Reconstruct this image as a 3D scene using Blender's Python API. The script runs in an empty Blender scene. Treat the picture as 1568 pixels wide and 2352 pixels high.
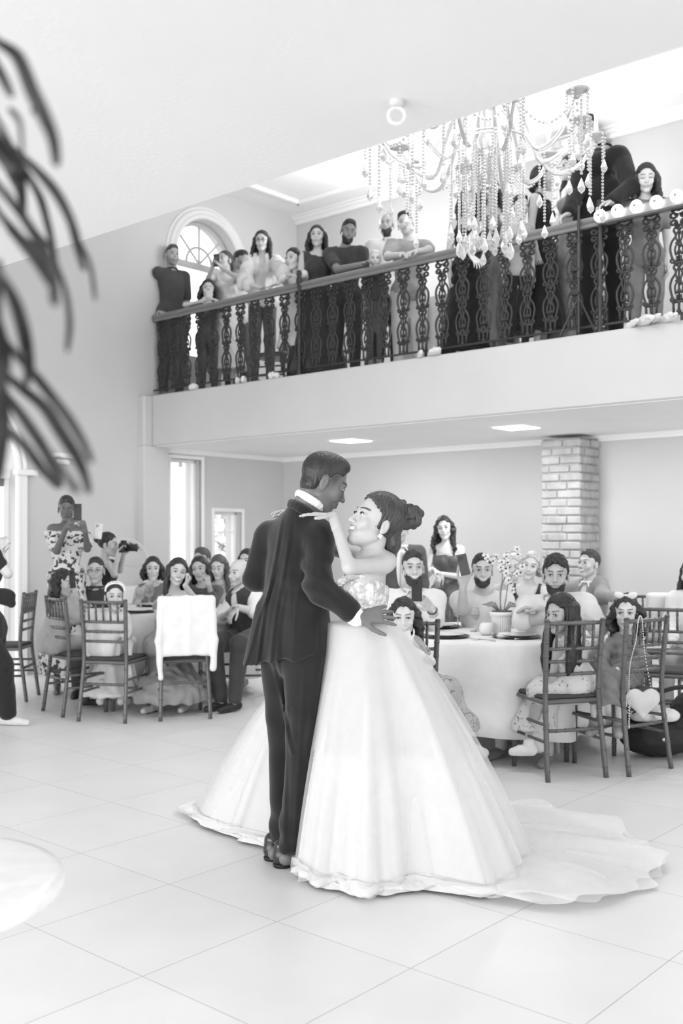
import bpy, math, random
import numpy as np
from mathutils import Vector, Matrix
PI = math.pi
scene = bpy.context.scene
COL = scene.collection
FPX, HZ, CAMH = 2340.0, 1230.0, 1.42
# ---------------------------------------------------------------- camera, world, light, exposure
cam_d = bpy.data.cameras.new('camera'); cam = bpy.data.objects.new('camera', cam_d); COL.objects.link(cam)
cam.location = (0, 0, CAMH); cam.rotation_euler = (PI/2, 0, 0)
cam_d.sensor_fit = 'VERTICAL'; cam_d.sensor_height = 36; cam_d.lens = 36*FPX/2352
cam_d.shift_y = (HZ-1176)/2352; cam_d.clip_start = .05
cam_d.dof.use_dof = True; cam_d.dof.focus_distance = 4.5; cam_d.dof.aperture_fstop = 3.0
scene.camera = cam
scene.view_settings.view_transform = 'Standard'; scene.view_settings.look = 'None'
scene.view_settings.gamma = 1; scene.view_settings.exposure = 0.86
scene.view_settings.use_curve_mapping = False
w = bpy.data.worlds.new('sky'); scene.world = w; w.use_nodes = True
w.node_tree.nodes['Background'].inputs[0].default_value = (.98, .98, .98, 1)
w.node_tree.nodes['Background'].inputs[1].default_value = 1.55
cy = scene.cycles
cy.max_bounces = 7; cy.diffuse_bounces = 5; cy.glossy_bounces = 3; cy.transmission_bounces = 6; cy.transparent_max_bounces = 12
cy.caustics_reflective = False; cy.caustics_refractive = False
cy.use_denoising = True; cy.use_adaptive_sampling = True; cy.adaptive_threshold = .02
EA = Vector((math.cos(math.radians(49)), math.sin(math.radians(49)), 0))
EB = Vector((-EA.y, EA.x, 0))
def RM(a, b, z=0.0): return EA*a + EB*b + Vector((0, 0, z))      # room axes to world
ROOMROT = Matrix((( EA.x, EB.x, 0), (EA.y, EB.y, 0), (0, 0, 1)))
def V(*a): return Vector(a)
def P(u, v, d): return Vector(((u-784)/FPX*d, d, CAMH+(HZ-v)/FPX*d))   # photo pixel at a distance -> point
def FL(u, v, z=0.0):                                              # photo pixel on a level at height z
    d = (CAMH-z)*FPX/(v-HZ); return P(u, v, d)
def light(name, kind, loc, energy, size=.5, rot=None, sy=None):
    l = bpy.data.lights.new(name, kind); l.energy = energy
    if kind == 'AREA':
        l.size = size
        if sy: l.shape = 'RECTANGLE'; l.size_y = sy
    else: l.shadow_soft_size = size
    o = bpy.data.objects.new(name, l); o.location = loc
    if rot: o.rotation_euler = rot
    COL.objects.link(o); return o
# added area light for assumed daylight from behind the photographer
light('rear_fill_light', 'AREA', RM(-4.3, 3.0, 2.0), 300, 9.0, (PI/2, 0, math.radians(49-90)), 3.4)
for _i, _b in enumerate((6.97, 4.96, 2.95)):
    light('ceiling_panel_light', 'AREA', RM(8.17, _b, 2.40), 10, .3, (0, 0, math.radians(49)))
for _b in (7.2, 4.8, 1.5):  # added unseen point lights to brighten the gallery ceiling, in place of cove lighting
    light('gallery_fill_light', 'POINT', RM(8.55, _b, 4.75), 29, .4)
for _a, _b2 in ((4.2, 2.6), (5.1, 3.4), (4.6, 4.1)):
    light('chandelier_glow', 'POINT', RM(_a, _b2, 4.15), 26, .3)
# ---------------------------------------------------------------- object helpers
def tag(o, label=None, cat=None, group=None, kind=None):
    if label: o['label'] = label
    if cat: o['category'] = cat
    if group: o['group'] = group
    if kind: o['kind'] = kind
    return o
def empty(name, loc=(0, 0, 0), rz=0.0, label=None, cat=None, group=None):
    o = bpy.data.objects.new(name, None); o.empty_display_size = .1
    o.location = loc; o.rotation_euler = (0, 0, rz); COL.objects.link(o)
    return tag(o, label, cat, group)
def mk(name, verts, faces, mat, parent=None, smooth=True, world=True, col=None):
    """one mesh object; verts given in world coordinates (world=True) or in the parent's own"""
    me = bpy.data.meshes.new(name)
    if world and parent is not None:
        bpy.context.view_layer.update() if parent.parent is None and False else None
        M = parent.matrix_world if parent.parent else parent.matrix_basis
        Mi = np.array(mw(parent).inverted())
        vv = np.asarray(verts, dtype=np.float64)
        verts = vv @ Mi[:3, :3].T + Mi[:3, 3]
    va = np.asarray(verts, dtype=np.float32)
    me.from_pydata([tuple(v) for v in va.tolist()] if len(faces) and not isinstance(faces, np.ndarray) else [], [], [] if isinstance(faces, np.ndarray) else faces)
    if isinstance(faces, np.ndarray):
        n = len(faces); k = faces.shape[1]
        me.vertices.add(len(va)); me.vertices.foreach_set('co', va.ravel())
        me.loops.add(n*k); me.loops.foreach_set('vertex_index', faces.astype(np.int32).ravel())
        me.polygons.add(n); me.polygons.foreach_set('loop_start', np.arange(0, n*k, k, dtype=np.int32))
        me.update(calc_edges=True)
    if smooth: me.polygons.foreach_set('use_smooth', np.ones(len(me.polygons), dtype=bool))
    if col is not None:
        at = me.color_attributes.new('Col', 'FLOAT_COLOR', 'POINT')
        c = np.ones((len(va), 4), dtype=np.float32); c[:, :3] = np.asarray(col, dtype=np.float32)[:, None]
        at.data.foreach_set('color', c.ravel())
    me.validate(); me.update()
    if mat is not None: me.materials.append(mat)
    o = bpy.data.objects.new(name, me); COL.objects.link(o)
    if parent is not None: o.parent = parent
    return o
def mw(o):
    M = Matrix.LocRotScale(o.location, o.rotation_euler, o.scale)
    return mw(o.parent) @ M if o.parent else M
def kids(o): return [c for c in bpy.data.objects if c.parent == o]
def copy_tree(o, loc=None, rz=None, parent=None, label=None, sc=None, cache={}):
    if o.name not in cache: cache[o.name] = kids(o)
    c = o.copy(); COL.objects.link(c); c.parent = parent
    if loc is not None: c.location = loc
    if rz is not None: c.rotation_euler = (0, 0, rz)
    if sc is not None: c.scale = (sc, sc, sc)
    if label: c['label'] = label
    for ch in cache[o.name]: copy_tree(ch, parent=c)
    return c
class MB:
    """mesh builder: collects shapes into ONE mesh"""
    def __init__(s): s.v = []; s.f = []
    def raw(s, v, f):
        n = len(s.v); s.v += [tuple(x) for x in v]; s.f += [tuple(i+n for i in q) for q in f]; return s
    def box(s, c, size, R=None, bev=0.0):
        hx, hy, hz = size[0]/2, size[1]/2, size[2]/2
        R = R or Matrix.Identity(3); c = Vector(c)
        if bev <= 0:
            vs = [c + R @ Vector((x*hx, y*hy, z*hz)) for x in (-1, 1) for y in (-1, 1) for z in (-1, 1)]
            return s.raw(vs, [(0, 1, 3, 2), (4, 6, 7, 5), (0, 4, 5, 1), (2, 3, 7, 6), (0, 2, 6, 4), (1, 5, 7, 3)])
        b = min(bev, hx*.9, hy*.9, hz*.9); vs = []; ix = {}
        for x in (-1, 1):
            for y in (-1, 1):
                for z in (-1, 1):
                    for k in range(3):
                        q = [x*(hx-b), y*(hy-b), z*(hz-b)]; q[k] = (x, y, z)[k]*(hx, hy, hz)[k]
                        ix[(x, y, z, k)] = len(vs); vs.append(c + R @ Vector(q))
        f = []
        for k in range(3):
            i, j = (k+1) % 3, (k+2) % 3
            for sg in (-1, 1):
                q = []
                for (p, r) in ((-1, -1), (1, -1), (1, 1), (-1, 1)):
                    t = [0, 0, 0]; t[k] = sg; t[i] = p; t[j] = r; q.append(ix[(*t, k)])
                f.append(q if sg > 0 else q[::-1])
        for k in range(3):
            i, j = (k+1) % 3, (k+2) % 3
            for p in (-1, 1):
                for r in (-1, 1):
                    q = []
                    for (sg, kk) in ((-1, i), (1, i), (1, j), (-1, j)):
                        t = [0, 0, 0]; t[k] = sg; t[i] = p; t[j] = r; q.append(ix[(*t, kk)])
                    f.append(q if p*r < 0 else q[::-1])
        for x in (-1, 1):
            for y in (-1, 1):
                for z in (-1, 1):
                    q = [ix[(x, y, z, k)] for k in range(3)]; f.append(q if x*y*z > 0 else q[::-1])
        return s.raw(vs, f)
    def tube(s, pts, r, n=8, closed=False, cap=True, flat=1.0):
        pts = [Vector(p) for p in pts]; m = len(pts)
        rr = r if isinstance(r, (list, tuple)) else [r]*m
        T = []
        for i in range(m):
            a = pts[(i-1) % m] if closed else pts[max(i-1, 0)]; b = pts[(i+1) % m] if closed else pts[min(i+1, m-1)]
            d = b-a; T.append(d.normalized() if d.length > 1e-9 else Vector((0, 0, 1)))
        up = Vector((0, 0, 1)) if abs(T[0].z) < .9 else Vector((1, 0, 0))
        N = (up - T[0]*up.dot(T[0])).normalized(); vs = []; f = []
        for i in range(m):
            N = (N - T[i]*N.dot(T[i]))
            N = N.normalized() if N.length > 1e-6 else T[i].orthogonal().normalized()
            B = T[i].cross(N)
            for k in range(n):
                a = 2*PI*k/n; vs.append(pts[i] + N*(math.cos(a)*rr[i]) + B*(math.sin(a)*rr[i]*flat))
        for i in range(m if closed else m-1):
            i2 = (i+1) % m
            for k in range(n): f.append((i*n+k, i*n+(k+1) % n, i2*n+(k+1) % n, i2*n+k))
        if cap and not closed: f.append(tuple(range(n))[::-1]); f.append(tuple((m-1)*n+k for k in range(n)))
        return s.raw(vs, f)
    def lathe(s, prof, c=(0, 0, 0), n=24, R=None, sx=1.0, sy=1.0):
        c = Vector(c); R = R or Matrix.Identity(3); vs = []; f = []; m = len(prof)
        for (r, z) in prof:
            for k in range(n):
                a = 2*PI*k/n; vs.append(c + R @ Vector((math.cos(a)*r*sx, math.sin(a)*r*sy, z)))
        for i in range(m-1):
            for k in range(n): f.append((i*n+k, i*n+(k+1) % n, (i+1)*n+(k+1) % n, (i+1)*n+k))
        if prof[0][0] > 1e-6: f.append(tuple(range(n))[::-1])
        if prof[-1][0] > 1e-6: f.append(tuple((m-1)*n+k for k in range(n)))
        return s.raw(vs, f)
    def ball(s, c, r, n=10, R=None):
        r = r if isinstance(r, (list, tuple)) else (r, r, r); c = Vector(c); R = R or Matrix.Identity(3)
        m = max(4, n//2+1); vs = []; f = []
        for i in range(m+1):
            t = PI*i/m
            for k in range(n):
                a = 2*PI*k/n; vs.append(c + R @ Vector((math.sin(t)*math.cos(a)*r[0], math.sin(t)*math.sin(a)*r[1], -math.cos(t)*r[2])))
        for i in range(m):
            for k in range(n): f.append((i*n+k, i*n+(k+1) % n, (i+1)*n+(k+1) % n, (i+1)*n+k))
        return s.raw(vs, f)
    def build(s, name, mat, parent=None, smooth=False, world=False, auto=True):
        o = mk(name, s.v, s.f, mat, parent, smooth=smooth, world=world)
        return o
def boolean(o, cutter):
    import bmesh
    for q in (o, cutter):
        bm = bmesh.new(); bm.from_mesh(q.data); bmesh.ops.recalc_face_normals(bm, faces=bm.faces); bm.to_mesh(q.data); bm.free()
    m = o.modifiers.new('b', 'BOOLEAN'); m.operation = 'DIFFERENCE'; m.object = cutter; m.solver = 'EXACT'
    bpy.context.view_layer.update()
    dg = bpy.context.evaluated_depsgraph_get()
    me = bpy.data.meshes.new_from_object(o.evaluated_get(dg)); o.modifiers.clear(); o.data = me
    bpy.data.objects.remove(cutter, do_unlink=True)
def struct(o): o['kind'] = 'structure'; return o
def spline(pts, n=8, closed=False):
    """Catmull-Rom through points"""
    pts = [Vector(p) for p in pts]; m = len(pts); out = []
    for i in range(m if closed else m-1):
        g = (lambda j: pts[j % m]) if closed else (lambda j: pts[min(max(j, 0), m-1)])
        p0, p1, p2, p3 = g(i-1), g(i), g(i+1), g(i+2)
        for k in range(n):
            t = k/n
            out.append(.5*((2*p1)+(p2-p0)*t+(2*p0-5*p1+4*p2-p3)*t*t+(-p0+3*p1-3*p2+p3)*t**3))
    if not closed: out.append(pts[-1])
    return out
# ---------------------------------------------------------------- materials
_mats = {}
def nodes(name, v, rough=.6, metal=0.0, spec=.3):
    m = bpy.data.materials.new(name); m.use_nodes = True; nt = m.node_tree
    b = nt.nodes['Principled BSDF']
    b.inputs['Base Color'].default_value = (v, v, v, 1); b.inputs['Roughness'].default_value = rough
    b.inputs['Metallic'].default_value = metal; b.inputs['Specular IOR Level'].default_value = spec
    return m, nt, b
def noise_col(nt, b, v, amt, scale, detail=4.0, coord='Object', stretch=None):
    tc = nt.nodes.new('ShaderNodeTexCoord'); n = nt.nodes.new('ShaderNodeTexNoise')
    n.inputs['Scale'].default_value = scale; n.inputs['Detail'].default_value = detail
    src = tc.outputs[coord]
    if stretch:
        mp = nt.nodes.new('ShaderNodeMapping'); mp.inputs['Scale'].default_value = stretch
        nt.links.new(src, mp.inputs[0]); src = mp.outputs[0]
    nt.links.new(src, n.inputs['Vector'])
    r = nt.nodes.new('ShaderNodeMapRange'); r.inputs['From Min'].default_value = .3; r.inputs['From Max'].default_value = .7
    r.inputs['To Min'].default_value = max(0, v*(1-amt)); r.inputs['To Max'].default_value = min(1, v*(1+amt))
    nt.links.new(n.outputs[0], r.inputs[0]); nt.links.new(r.outputs[0], b.inputs['Base Color'])
    return tc, n, src
def bump(nt, b, out, dist, strength=1.0):
    bp = nt.nodes.new('ShaderNodeBump'); bp.inputs['Distance'].default_value = dist; bp.inputs['Strength'].default_value = strength
    nt.links.new(out, bp.inputs['Height']); nt.links.new(bp.outputs[0], b.inputs['Normal'])
def plain(name, v, rough=.6, metal=0.0, spec=.3, amt=.05, scale=20, bmp=0.0):
    if name in _mats: return _mats[name]
    m, nt, b = nodes(name, v, rough, metal, spec)
    tc, n, src = noise_col(nt, b, v, amt, scale)
    if bmp: bump(nt, b, n.outputs[0], bmp)
    _mats[name] = m; return m
def emis(name, v, strength):
    m, nt, b = nodes(name, v); b.inputs['Emission Color'].default_value = (1, 1, 1, 1); b.inputs['Emission Strength'].default_value = strength
    return m
def cloth_mat(v, pat=None, rough=.85, key=''):
    """woven fabric; pat: None, floral, leopard, knit, suit, satin"""
    nm = 'fabric_%s_%d%s' % (pat or 'plain', round(v*1000), key)
    if nm in _mats: return _mats[nm]
    m, nt, b = nodes(nm, v, rough, 0, .25)
    b.inputs['Sheen Weight'].default_value = .15 if v < .3 else .05
    tc, n, src = noise_col(nt, b, v, .10 if v < .5 else .03, 14)
    w2 = nt.nodes.new('ShaderNodeTexNoise'); w2.inputs['Scale'].default_value = 260 if pat != 'knit' else 90
    nt.links.new(tc.outputs['Object'], w2.inputs['Vector'])
    bump(nt, b, w2.outputs[0], .002 if pat != 'knit' else .003, .5)
    if pat in ('floral', 'leopard'):
        base = b.inputs['Base Color'].links[0].from_socket
        vo = nt.nodes.new('ShaderNodeTexNoise')
        vo.inputs['Scale'].default_value = 26 if pat == 'leopard' else 30
        vo.inputs['Detail'].default_value = 2 if pat == 'leopard' else 3; vo.inputs['Distortion'].default_value = 0 if pat == 'leopard' else 1.2
        nt.links.new(tc.outputs['Object'], vo.inputs['Vector'])
        r = nt.nodes.new('ShaderNodeMapRange')
        if pat == 'leopard': r.inputs['From Min'].default_value = .53; r.inputs['From Max'].default_value = .57
        else: r.inputs['From Min'].default_value = .60; r.inputs['From Max'].default_value = .65
        nt.links.new(vo.outputs[0], r.inputs[0])
        mx = nt.nodes.new('ShaderNodeMix'); mx.data_type = 'RGBA'
        nt.links.new(r.outputs[0], mx.inputs[0]); nt.links.new(base, mx.inputs[6])
        dk = .06 if pat == 'leopard' else v*.42
        mx.inputs[7].default_value = (dk, dk, dk, 1)
        nt.links.new(mx.outputs[2], b.inputs['Base Color'])
    if pat == 'satin': b.inputs['Roughness'].default_value = .4; b.inputs['Specular IOR Level'].default_value = .5
    _mats[nm] = m; return m
def skin_mat():
    if 'skin' in _mats: return _mats['skin']
    m, nt, b = nodes('skin', .5, .5, 0, .35)
    a = nt.nodes.new('ShaderNodeAttribute'); a.attribute_name = 'Col'
    tc = nt.nodes.new('ShaderNodeTexCoord'); n = nt.nodes.new('ShaderNodeTexNoise'); n.inputs['Scale'].default_value = 45
    nt.links.new(tc.outputs['Object'], n.inputs['Vector'])
    r = nt.nodes.new('ShaderNodeMapRange'); r.inputs['To Min'].default_value = .94; r.inputs['To Max'].default_value = 1.05
    nt.links.new(n.outputs[0], r.inputs[0])
    mx = nt.nodes.new('ShaderNodeMix'); mx.data_type = 'RGBA'; mx.blend_type = 'MULTIPLY'; mx.inputs[0].default_value = 1
    nt.links.new(a.outputs['Color'], mx.inputs[6]); nt.links.new(r.outputs[0], mx.inputs[7])
    nt.links.new(mx.outputs[2], b.inputs['Base Color'])
    b.inputs['Subsurface Weight'].default_value = 0.0
    _mats['skin'] = m; return m
def hair_mat(v):
    nm = 'hair_%d' % round(v*1000)
    if nm in _mats: return _mats[nm]
    m, nt, b = nodes(nm, v, .45, 0, .5)
    tc, n, src = noise_col(nt, b, v, .45, 60, 3, 'Object', (1.6, 1.6, .22))
    bump(nt, b, n.outputs[0], .006, .8)
    _mats[nm] = m; return m
SKIN = skin_mat()
# ---------------------------------------------------------------- the room
AB, AF, AW, AWU, BL = 2.05, 7.27, 9.50, 9.75, 9.26      # soffit edge, gallery face, back walls, left wall
ZS, ZG, ZC = 2.43, 3.00, 5.60
BR = -7.0
def roombox(mb, a0, a1, b0, b1, z0, z1, bev=0.0):
    mb.box(RM((a0+a1)/2, (b0+b1)/2, (z0+z1)/2), (abs(a1-a0), abs(b1-b0), abs(z1-z0)), ROOMROT, bev); return mb
def plaster(name, v):
    m, nt, b = nodes(name, v, .75, 0, .2)
    tc, n, src = noise_col(nt, b, v, .025, 1.5)
    n2 = nt.nodes.new('ShaderNodeTexNoise'); n2.inputs['Scale'].default_value = 70; nt.links.new(tc.outputs['Object'], n2.inputs['Vector'])
    bump(nt, b, n2.outputs[0], .0015, .5)
    return m
WALL = plaster('painted_wall', .60); WALLG = plaster('gallery_front_paint', .56); CEIL = plaster('ceiling_paint', .88)
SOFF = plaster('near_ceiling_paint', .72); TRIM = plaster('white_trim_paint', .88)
def floor_mat():
    m, nt, b = nodes('large_floor_tiles', .7, .38, 0, .35)
    N = nt.nodes.new; L = nt.links.new
    tc = N('ShaderNodeTexCoord'); mp = N('ShaderNodeMapping')
    mp.inputs['Rotation'].default_value = (0, 0, math.radians(-49))
    L(tc.outputs['Object'], mp.inputs[0])
    p = FL(327, 2242.5); T = .615
    a0, b0 = p.dot(EA), p.dot(EB)
    mp.inputs['Location'].default_value = (-a0+50*T, -b0+50*T, 0)
    br = N('ShaderNodeTexBrick'); br.offset = 0; br.inputs['Scale'].default_value = 1/T
    br.inputs['Brick Width'].default_value = 1; br.inputs['Row Height'].default_value = 1; br.inputs['Mortar Size'].default_value = .0028
    br.inputs['Mortar Smooth'].default_value = .3
    L(mp.outputs[0], br.inputs[0])
    br.inputs[1].default_value = (.76, .76, .76, 1); br.inputs[2].default_value = (.735, .735, .735, 1); br.inputs[3].default_value = (.48, .48, .48, 1)
    n = N('ShaderNodeTexNoise'); n.inputs['Scale'].default_value = 3; n.inputs['Detail'].default_value = 8; L(mp.outputs[0], n.inputs[0])
    r = N('ShaderNodeMapRange'); r.inputs['From Min'].default_value = .3; r.inputs['From Max'].default_value = .7
    r.inputs['To Min'].default_value = .965; r.inputs['To Max'].default_value = 1.02; L(n.outputs[0], r.inputs[0])
    mx = N('ShaderNodeMix'); mx.data_type = 'RGBA'; mx.blend_type = 'MULTIPLY'; mx.inputs[0].default_value = 1
    L(br.outputs[0], mx.inputs[6]); L(r.outputs[0], mx.inputs[7]); L(mx.outputs[2], b.inputs['Base Color'])
    inv = N('ShaderNodeMath'); inv.operation = 'SUBTRACT'; inv.inputs[0].default_value = 1; L(br.outputs[1], inv.inputs[1])
    bump(nt, b, inv.outputs[0], .002, 1)
    return m
struct(roombox(MB(), -5, AW+.3, BR, BL+.3, -.12, 0).build('floor', floor_mat()))
# left wall with the arched window, the two narrow windows and the arched doorway
wl = roombox(MB(), -5, AWU+.3, BL, BL+.3, 0, ZC+.2).build('wall_left', WALL); struct(wl)
WC, WS, WR = 8.20, 4.71, .50                              # arched window: centre a, spring line, radius
def prism_cut(pts):                                       # pts (a,z) outline pushed through the left wall
    m = MB(); n = len(pts)
    vs = [RM(a, BL-.2, z) for a, z in pts] + [RM(a, BL+.6, z) for a, z in pts]
    fs = [tuple(range(n)), tuple(range(2*n-1, n-1, -1))] + [(i, i+n, (i+1) % n+n, (i+1) % n) for i in range(n)]
    m.raw(vs, fs); return m.build('cut', None)
def arch(c, r, zs, z0, n=28, asp=1.0):
    return [(c-r, z0)] + [(c-r*math.cos(PI*i/n), zs+r*asp*math.sin(PI*i/n)) for i in range(n+1)] + [(c+r, z0)]
def rect(a0, a1, z0, z1): return [(a0, z0), (a0, z1), (a1, z1), (a1, z0)]
W1, W2 = (7.63, 8.10, .80, 2.32), (8.31, 8.76, .80, 1.71)
DC, DR, DS = 4.82, .80, 2.06
boolean(wl, prism_cut(arch(WC, WR, WS, 3.55)))
for q in (W1, W2): boolean(wl, prism_cut(rect(*q)))
boolean(wl, prism_cut(arch(DC, DR, DS, -.2)))
# the glazing is clear and left very thin
def glass_mat():
    m = bpy.data.materials.new('window_glass'); m.use_nodes = True; nt = m.node_tree; nt.nodes.clear()
    o = nt.nodes.new('ShaderNodeOutputMaterial'); t = nt.nodes.new('ShaderNodeBsdfTransparent'); g = nt.nodes.new('ShaderNodeBsdfGlossy')
    g.inputs['Roughness'].default_value = .02; mx = nt.nodes.new('ShaderNodeMixShader'); mx.inputs[0].default_value = .06
    nt.links.new(t.outputs[0], mx.inputs[1]); nt.links.new(g.outputs[0], mx.inputs[2]); nt.links.new(mx.outputs[0], o.inputs[0]); return m
GLASS = glass_mat()
def arc_tube(mb, c, r, zs, b, rad, a0=0, a1=PI, n=24, flat=1.0):
    mb.tube([RM(c-r*math.cos(a0+(a1-a0)*i/n), b, zs+r*math.sin(a0+(a1-a0)*i/n)) for i in range(n+1)], rad, 8, flat=flat)
def window_arched():
    fr = MB()
    arc_tube(fr, WC, WR-.02, WS, BL+.16, .026)
    roombox(fr, WC-WR, WC+WR, BL+.13, BL+.19, WS-.07, WS+.0)
    roombox(fr, WC-WR, WC-WR+.04, BL+.13, BL+.19, 3.55, WS); roombox(fr, WC+WR-.04, WC+WR, BL+.13, BL+.19, 3.55, WS)
    arc_tube(fr, WC, .20, WS, BL+.16, .016)
    for k in range(1, 4):
        an = PI*k/4; r0 = .0 if k != 2 else 0
        fr.tube([RM(WC-r0*math.cos(an), BL+.16, WS+r0*math.sin(an)), RM(WC-(WR-.02)*math.cos(an), BL+.16, WS+(WR-.02)*math.sin(an))], .015, 6)
    o = fr.build('window_1', plaster('sash_paint', .5)); struct(o)
    g = MB(); pts = arch(WC, WR-.02, WS, 3.55); g.raw([RM(a, BL+.165, z) for a, z in pts], [tuple(range(len(pts)))]); g.build('window_glass', GLASS, o)
    cs = MB()                                              # moulded casing standing proud of the wall
    for (r, off, rad) in ((WR+.03, -.015, .032), (WR+.085, -.01, .036), (WR+.135, -.0, .022)):
        arc_tube(cs, WC, r, WS, BL+off, rad, 0, PI, 32)
        for sg in (-1, 1): cs.tube([RM(WC+sg*r, BL+off, 3.5), RM(WC+sg*r, BL+off, WS)], rad, 8)
    cs.build('casing', plaster('casing_paint', .76), o, smooth=True)
window_arched()
for k, (a0, a1, z0, z1) in enumerate((W1, W2)):
    f = MB()
    for (x0, x1, y0, y1) in ((a0, a0+.035, z0, z1), (a1-.035, a1, z0, z1), (a0, a1, z1-.035, z1), (a0, a1, z0, z0+.035)):
        roombox(f, x0, x1, BL+.10, BL+.16, y0, y1)
    if k == 1:
        roombox(f, a0, a1, BL+.12, BL+.15, z1-.26, z1-.24)
    roombox(f, (a0+a1)/2-.02, (a0+a1)/2+.015, BL+.09, BL+.12, z1-.09, z1-.03)
    o = struct(f.build('window_%d' % (k+2), TRIM))
    g = MB(); roombox(g, a0+.03, a1-.03, BL+.125, BL+.13, z0+.03, z1-.03).build('window_glass', GLASS, o)
    c = MB()
    for (x0, x1, y0, y1) in ((a0-.045, a0, z0-.045, z1+.045), (a1, a1+.045, z0-.045, z1+.045), (a0, a1, z1, z1+.045), (a0, a1, z0-.045, z0)):
        roombox(c, x0, x1, BL-.015, BL+.06, y0, y1, .008)
    c.build('casing', TRIM, o)
# arched doorway at the edge of the picture
d = MB()
for (r, rad) in ((DR+.03, .035), (DR+.10, .03)):
    arc_tube(d, DC, r, DS, BL-.01, rad, 0, PI, 30)
    for sg in (-1, 1): d.tube([RM(DC+sg*r, BL-.01, 0), RM(DC+sg*r, BL-.01, DS)], rad, 8)
for sg in (-1, 1): roombox(d, DC+sg*(DR+.06)-.05, DC+sg*(DR+.06)+.05, BL-.04, BL, 0, DS)
roombox(d, DC+DR-.03, DC+DR+.22, BL-.08, BL, DS-.03, DS+.03, .01)
o = struct(d.build('door_1', TRIM, smooth=False))
f = MB()
for x in (DC-DR+.03, DC, DC+DR-.03): roombox(f, x-.03, x+.03, BL+.12, BL+.17, 0, DS)
roombox(f, DC-DR, DC+DR, BL+.10, BL+.19, DS-.06, DS+.04); f.build('door_frame', TRIM, o)
g = MB(); roombox(g, DC-DR, DC+DR, BL+.14, BL+.145, .02, DS-.05).build('door_glass', GLASS, o)
h = MB(); roombox(h, DC+DR-.14, DC+DR-.06, BL+.10, BL+.14, DS-.14, DS-.05, .01).build('door_closer', plain('closer_grey', .2, .4), o)
# back walls, ceilings, gallery
struct(roombox(MB(), AW, AW+.25, BR, BL, 0, ZS).build('wall_back', WALL))
struct(roombox(MB(), AWU, AWU+.25, BR, BL, ZS, ZC).build('wall_gallery', WALL))
struct(roombox(MB(), AB, AWU+.25, BR, BL+.3, ZC, ZC+.15).build('ceiling', CEIL))
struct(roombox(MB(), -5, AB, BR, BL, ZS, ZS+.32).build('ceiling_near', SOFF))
roombox(MB(), AF, AWU, BR, BL, ZS, ZG, .012).build('gallery_slab', WALLG)['kind'] = 'structure'
struct(roombox(MB(), AF+.03, AW, BR, BL, ZS-.006, ZS+.005).build('ceiling_gallery_soffit', CEIL))
lw = roombox(MB(), AB-.25, AB, BR, BL, ZS+.32, ZC).build('wall_above_soffit', WALL); struct(lw)
struct(roombox(MB(), AF-.12, AF+.24, 9.14, BL+.02, 0, ZS, .01).build('column_left', WALL))
struct(roombox(MB(), AF-.12, AF+.01, 9.14, BL+.02, ZS-.01, ZG+.0, .02).build('trim_2', WALLG))
def crown(name, a, b0, b1, z, k=1.0, dirs=1):            # stepped cornice along a back wall
    m = MB()
    for (w_, h_) in ((.05, .11), (.10, .06), (.15, .028)): roombox(m, a-w_*k, a, b0, b1, z-h_*k, z, .006)
    return struct(m.build(name, TRIM))
crown('trim_3', AWU, BR, BL, ZC, .9); crown('trim_4', AW, BR, BL, ZS, .55)
m = MB()
for (w_, h_) in ((.05, .11), (.10, .06), (.15, .028)): roombox(m, AF+.25, AW, BL-w_*.5, BL, ZS-h_*.5, ZS, .004)
struct(m.build('trim_5', TRIM))
m = MB()                                                  # raised panel mouldings of the gallery ceiling
for (o_, h_) in ((.42, .03), (.50, .05)):
    roombox(m, AWU-o_-.04, AWU-o_, BR, BL-o_, ZC-h_, ZC, .006); roombox(m, AB+.4, AWU-o_, BL-o_-.04, BL-o_, ZC-h_, ZC, .006)
struct(m.build('trim_6', TRIM))
# painted brick pier, floor to gallery and on above it
def brick_pier(name, z0, z1, a0, a1, b0, b1, mat):
    random.seed(5); m = MB(); h = .085; z = z0; row = 0
    roombox(m, a0+.02, a1, b0+.02, b1-.02, z0, z1)
    while z < z1-.01:
        hh = min(h, z1-z)
        x = b0 + (0 if row % 2 else -.11)
        while x < b1-.005:
            L_ = random.choice((.20, .23, .26)); x0, x1 = max(x, b0), min(x+L_, b1)
            if x1-x0 > .02:
                j = random.uniform(-.008, .008); roombox(m, a0+j, a0+.07, x0+.004, x1-.004, z+.006+random.uniform(0, .004), z+hh-.005, .010)
            x += L_
        for side in (b0, b1):
            y = a0 + (0 if row % 2 else -.12)
            while y < a1:
                L_ = .23; y0, y1 = max(y, a0), min(y+L_, a1)
                if y1-y0 > .02:
                    j = random.uniform(-.008, .008)
                    roombox(m, y0+.004, y1-.004, *((side+j, side+.06) if side == b0 else (side-.06, side+j)), z+.007, z+hh-.005, .010)
                y += L_
        z += h; row += 1
    o = m.build(name, mat); return struct(o)
def brick_mat():
    m, nt, b = nodes('painted_brick', .44, .8, 0, .2)
    noise_col(nt, b, .44, .20, 7, 5); n = nt.nodes.new('ShaderNodeTexNoise'); n.inputs['Scale'].default_value = 60
    bump(nt, b, n.outputs[0], .004, .8); return m
BRK = brick_mat()
brick_pier('column_brick', 0, ZS-.04, 9.08, AW, 4.79, 5.23, BRK)
brick_pier('column_brick_upper', ZG, ZC-.1, 9.30, AWU, 4.79, 5.23, BRK)
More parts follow.
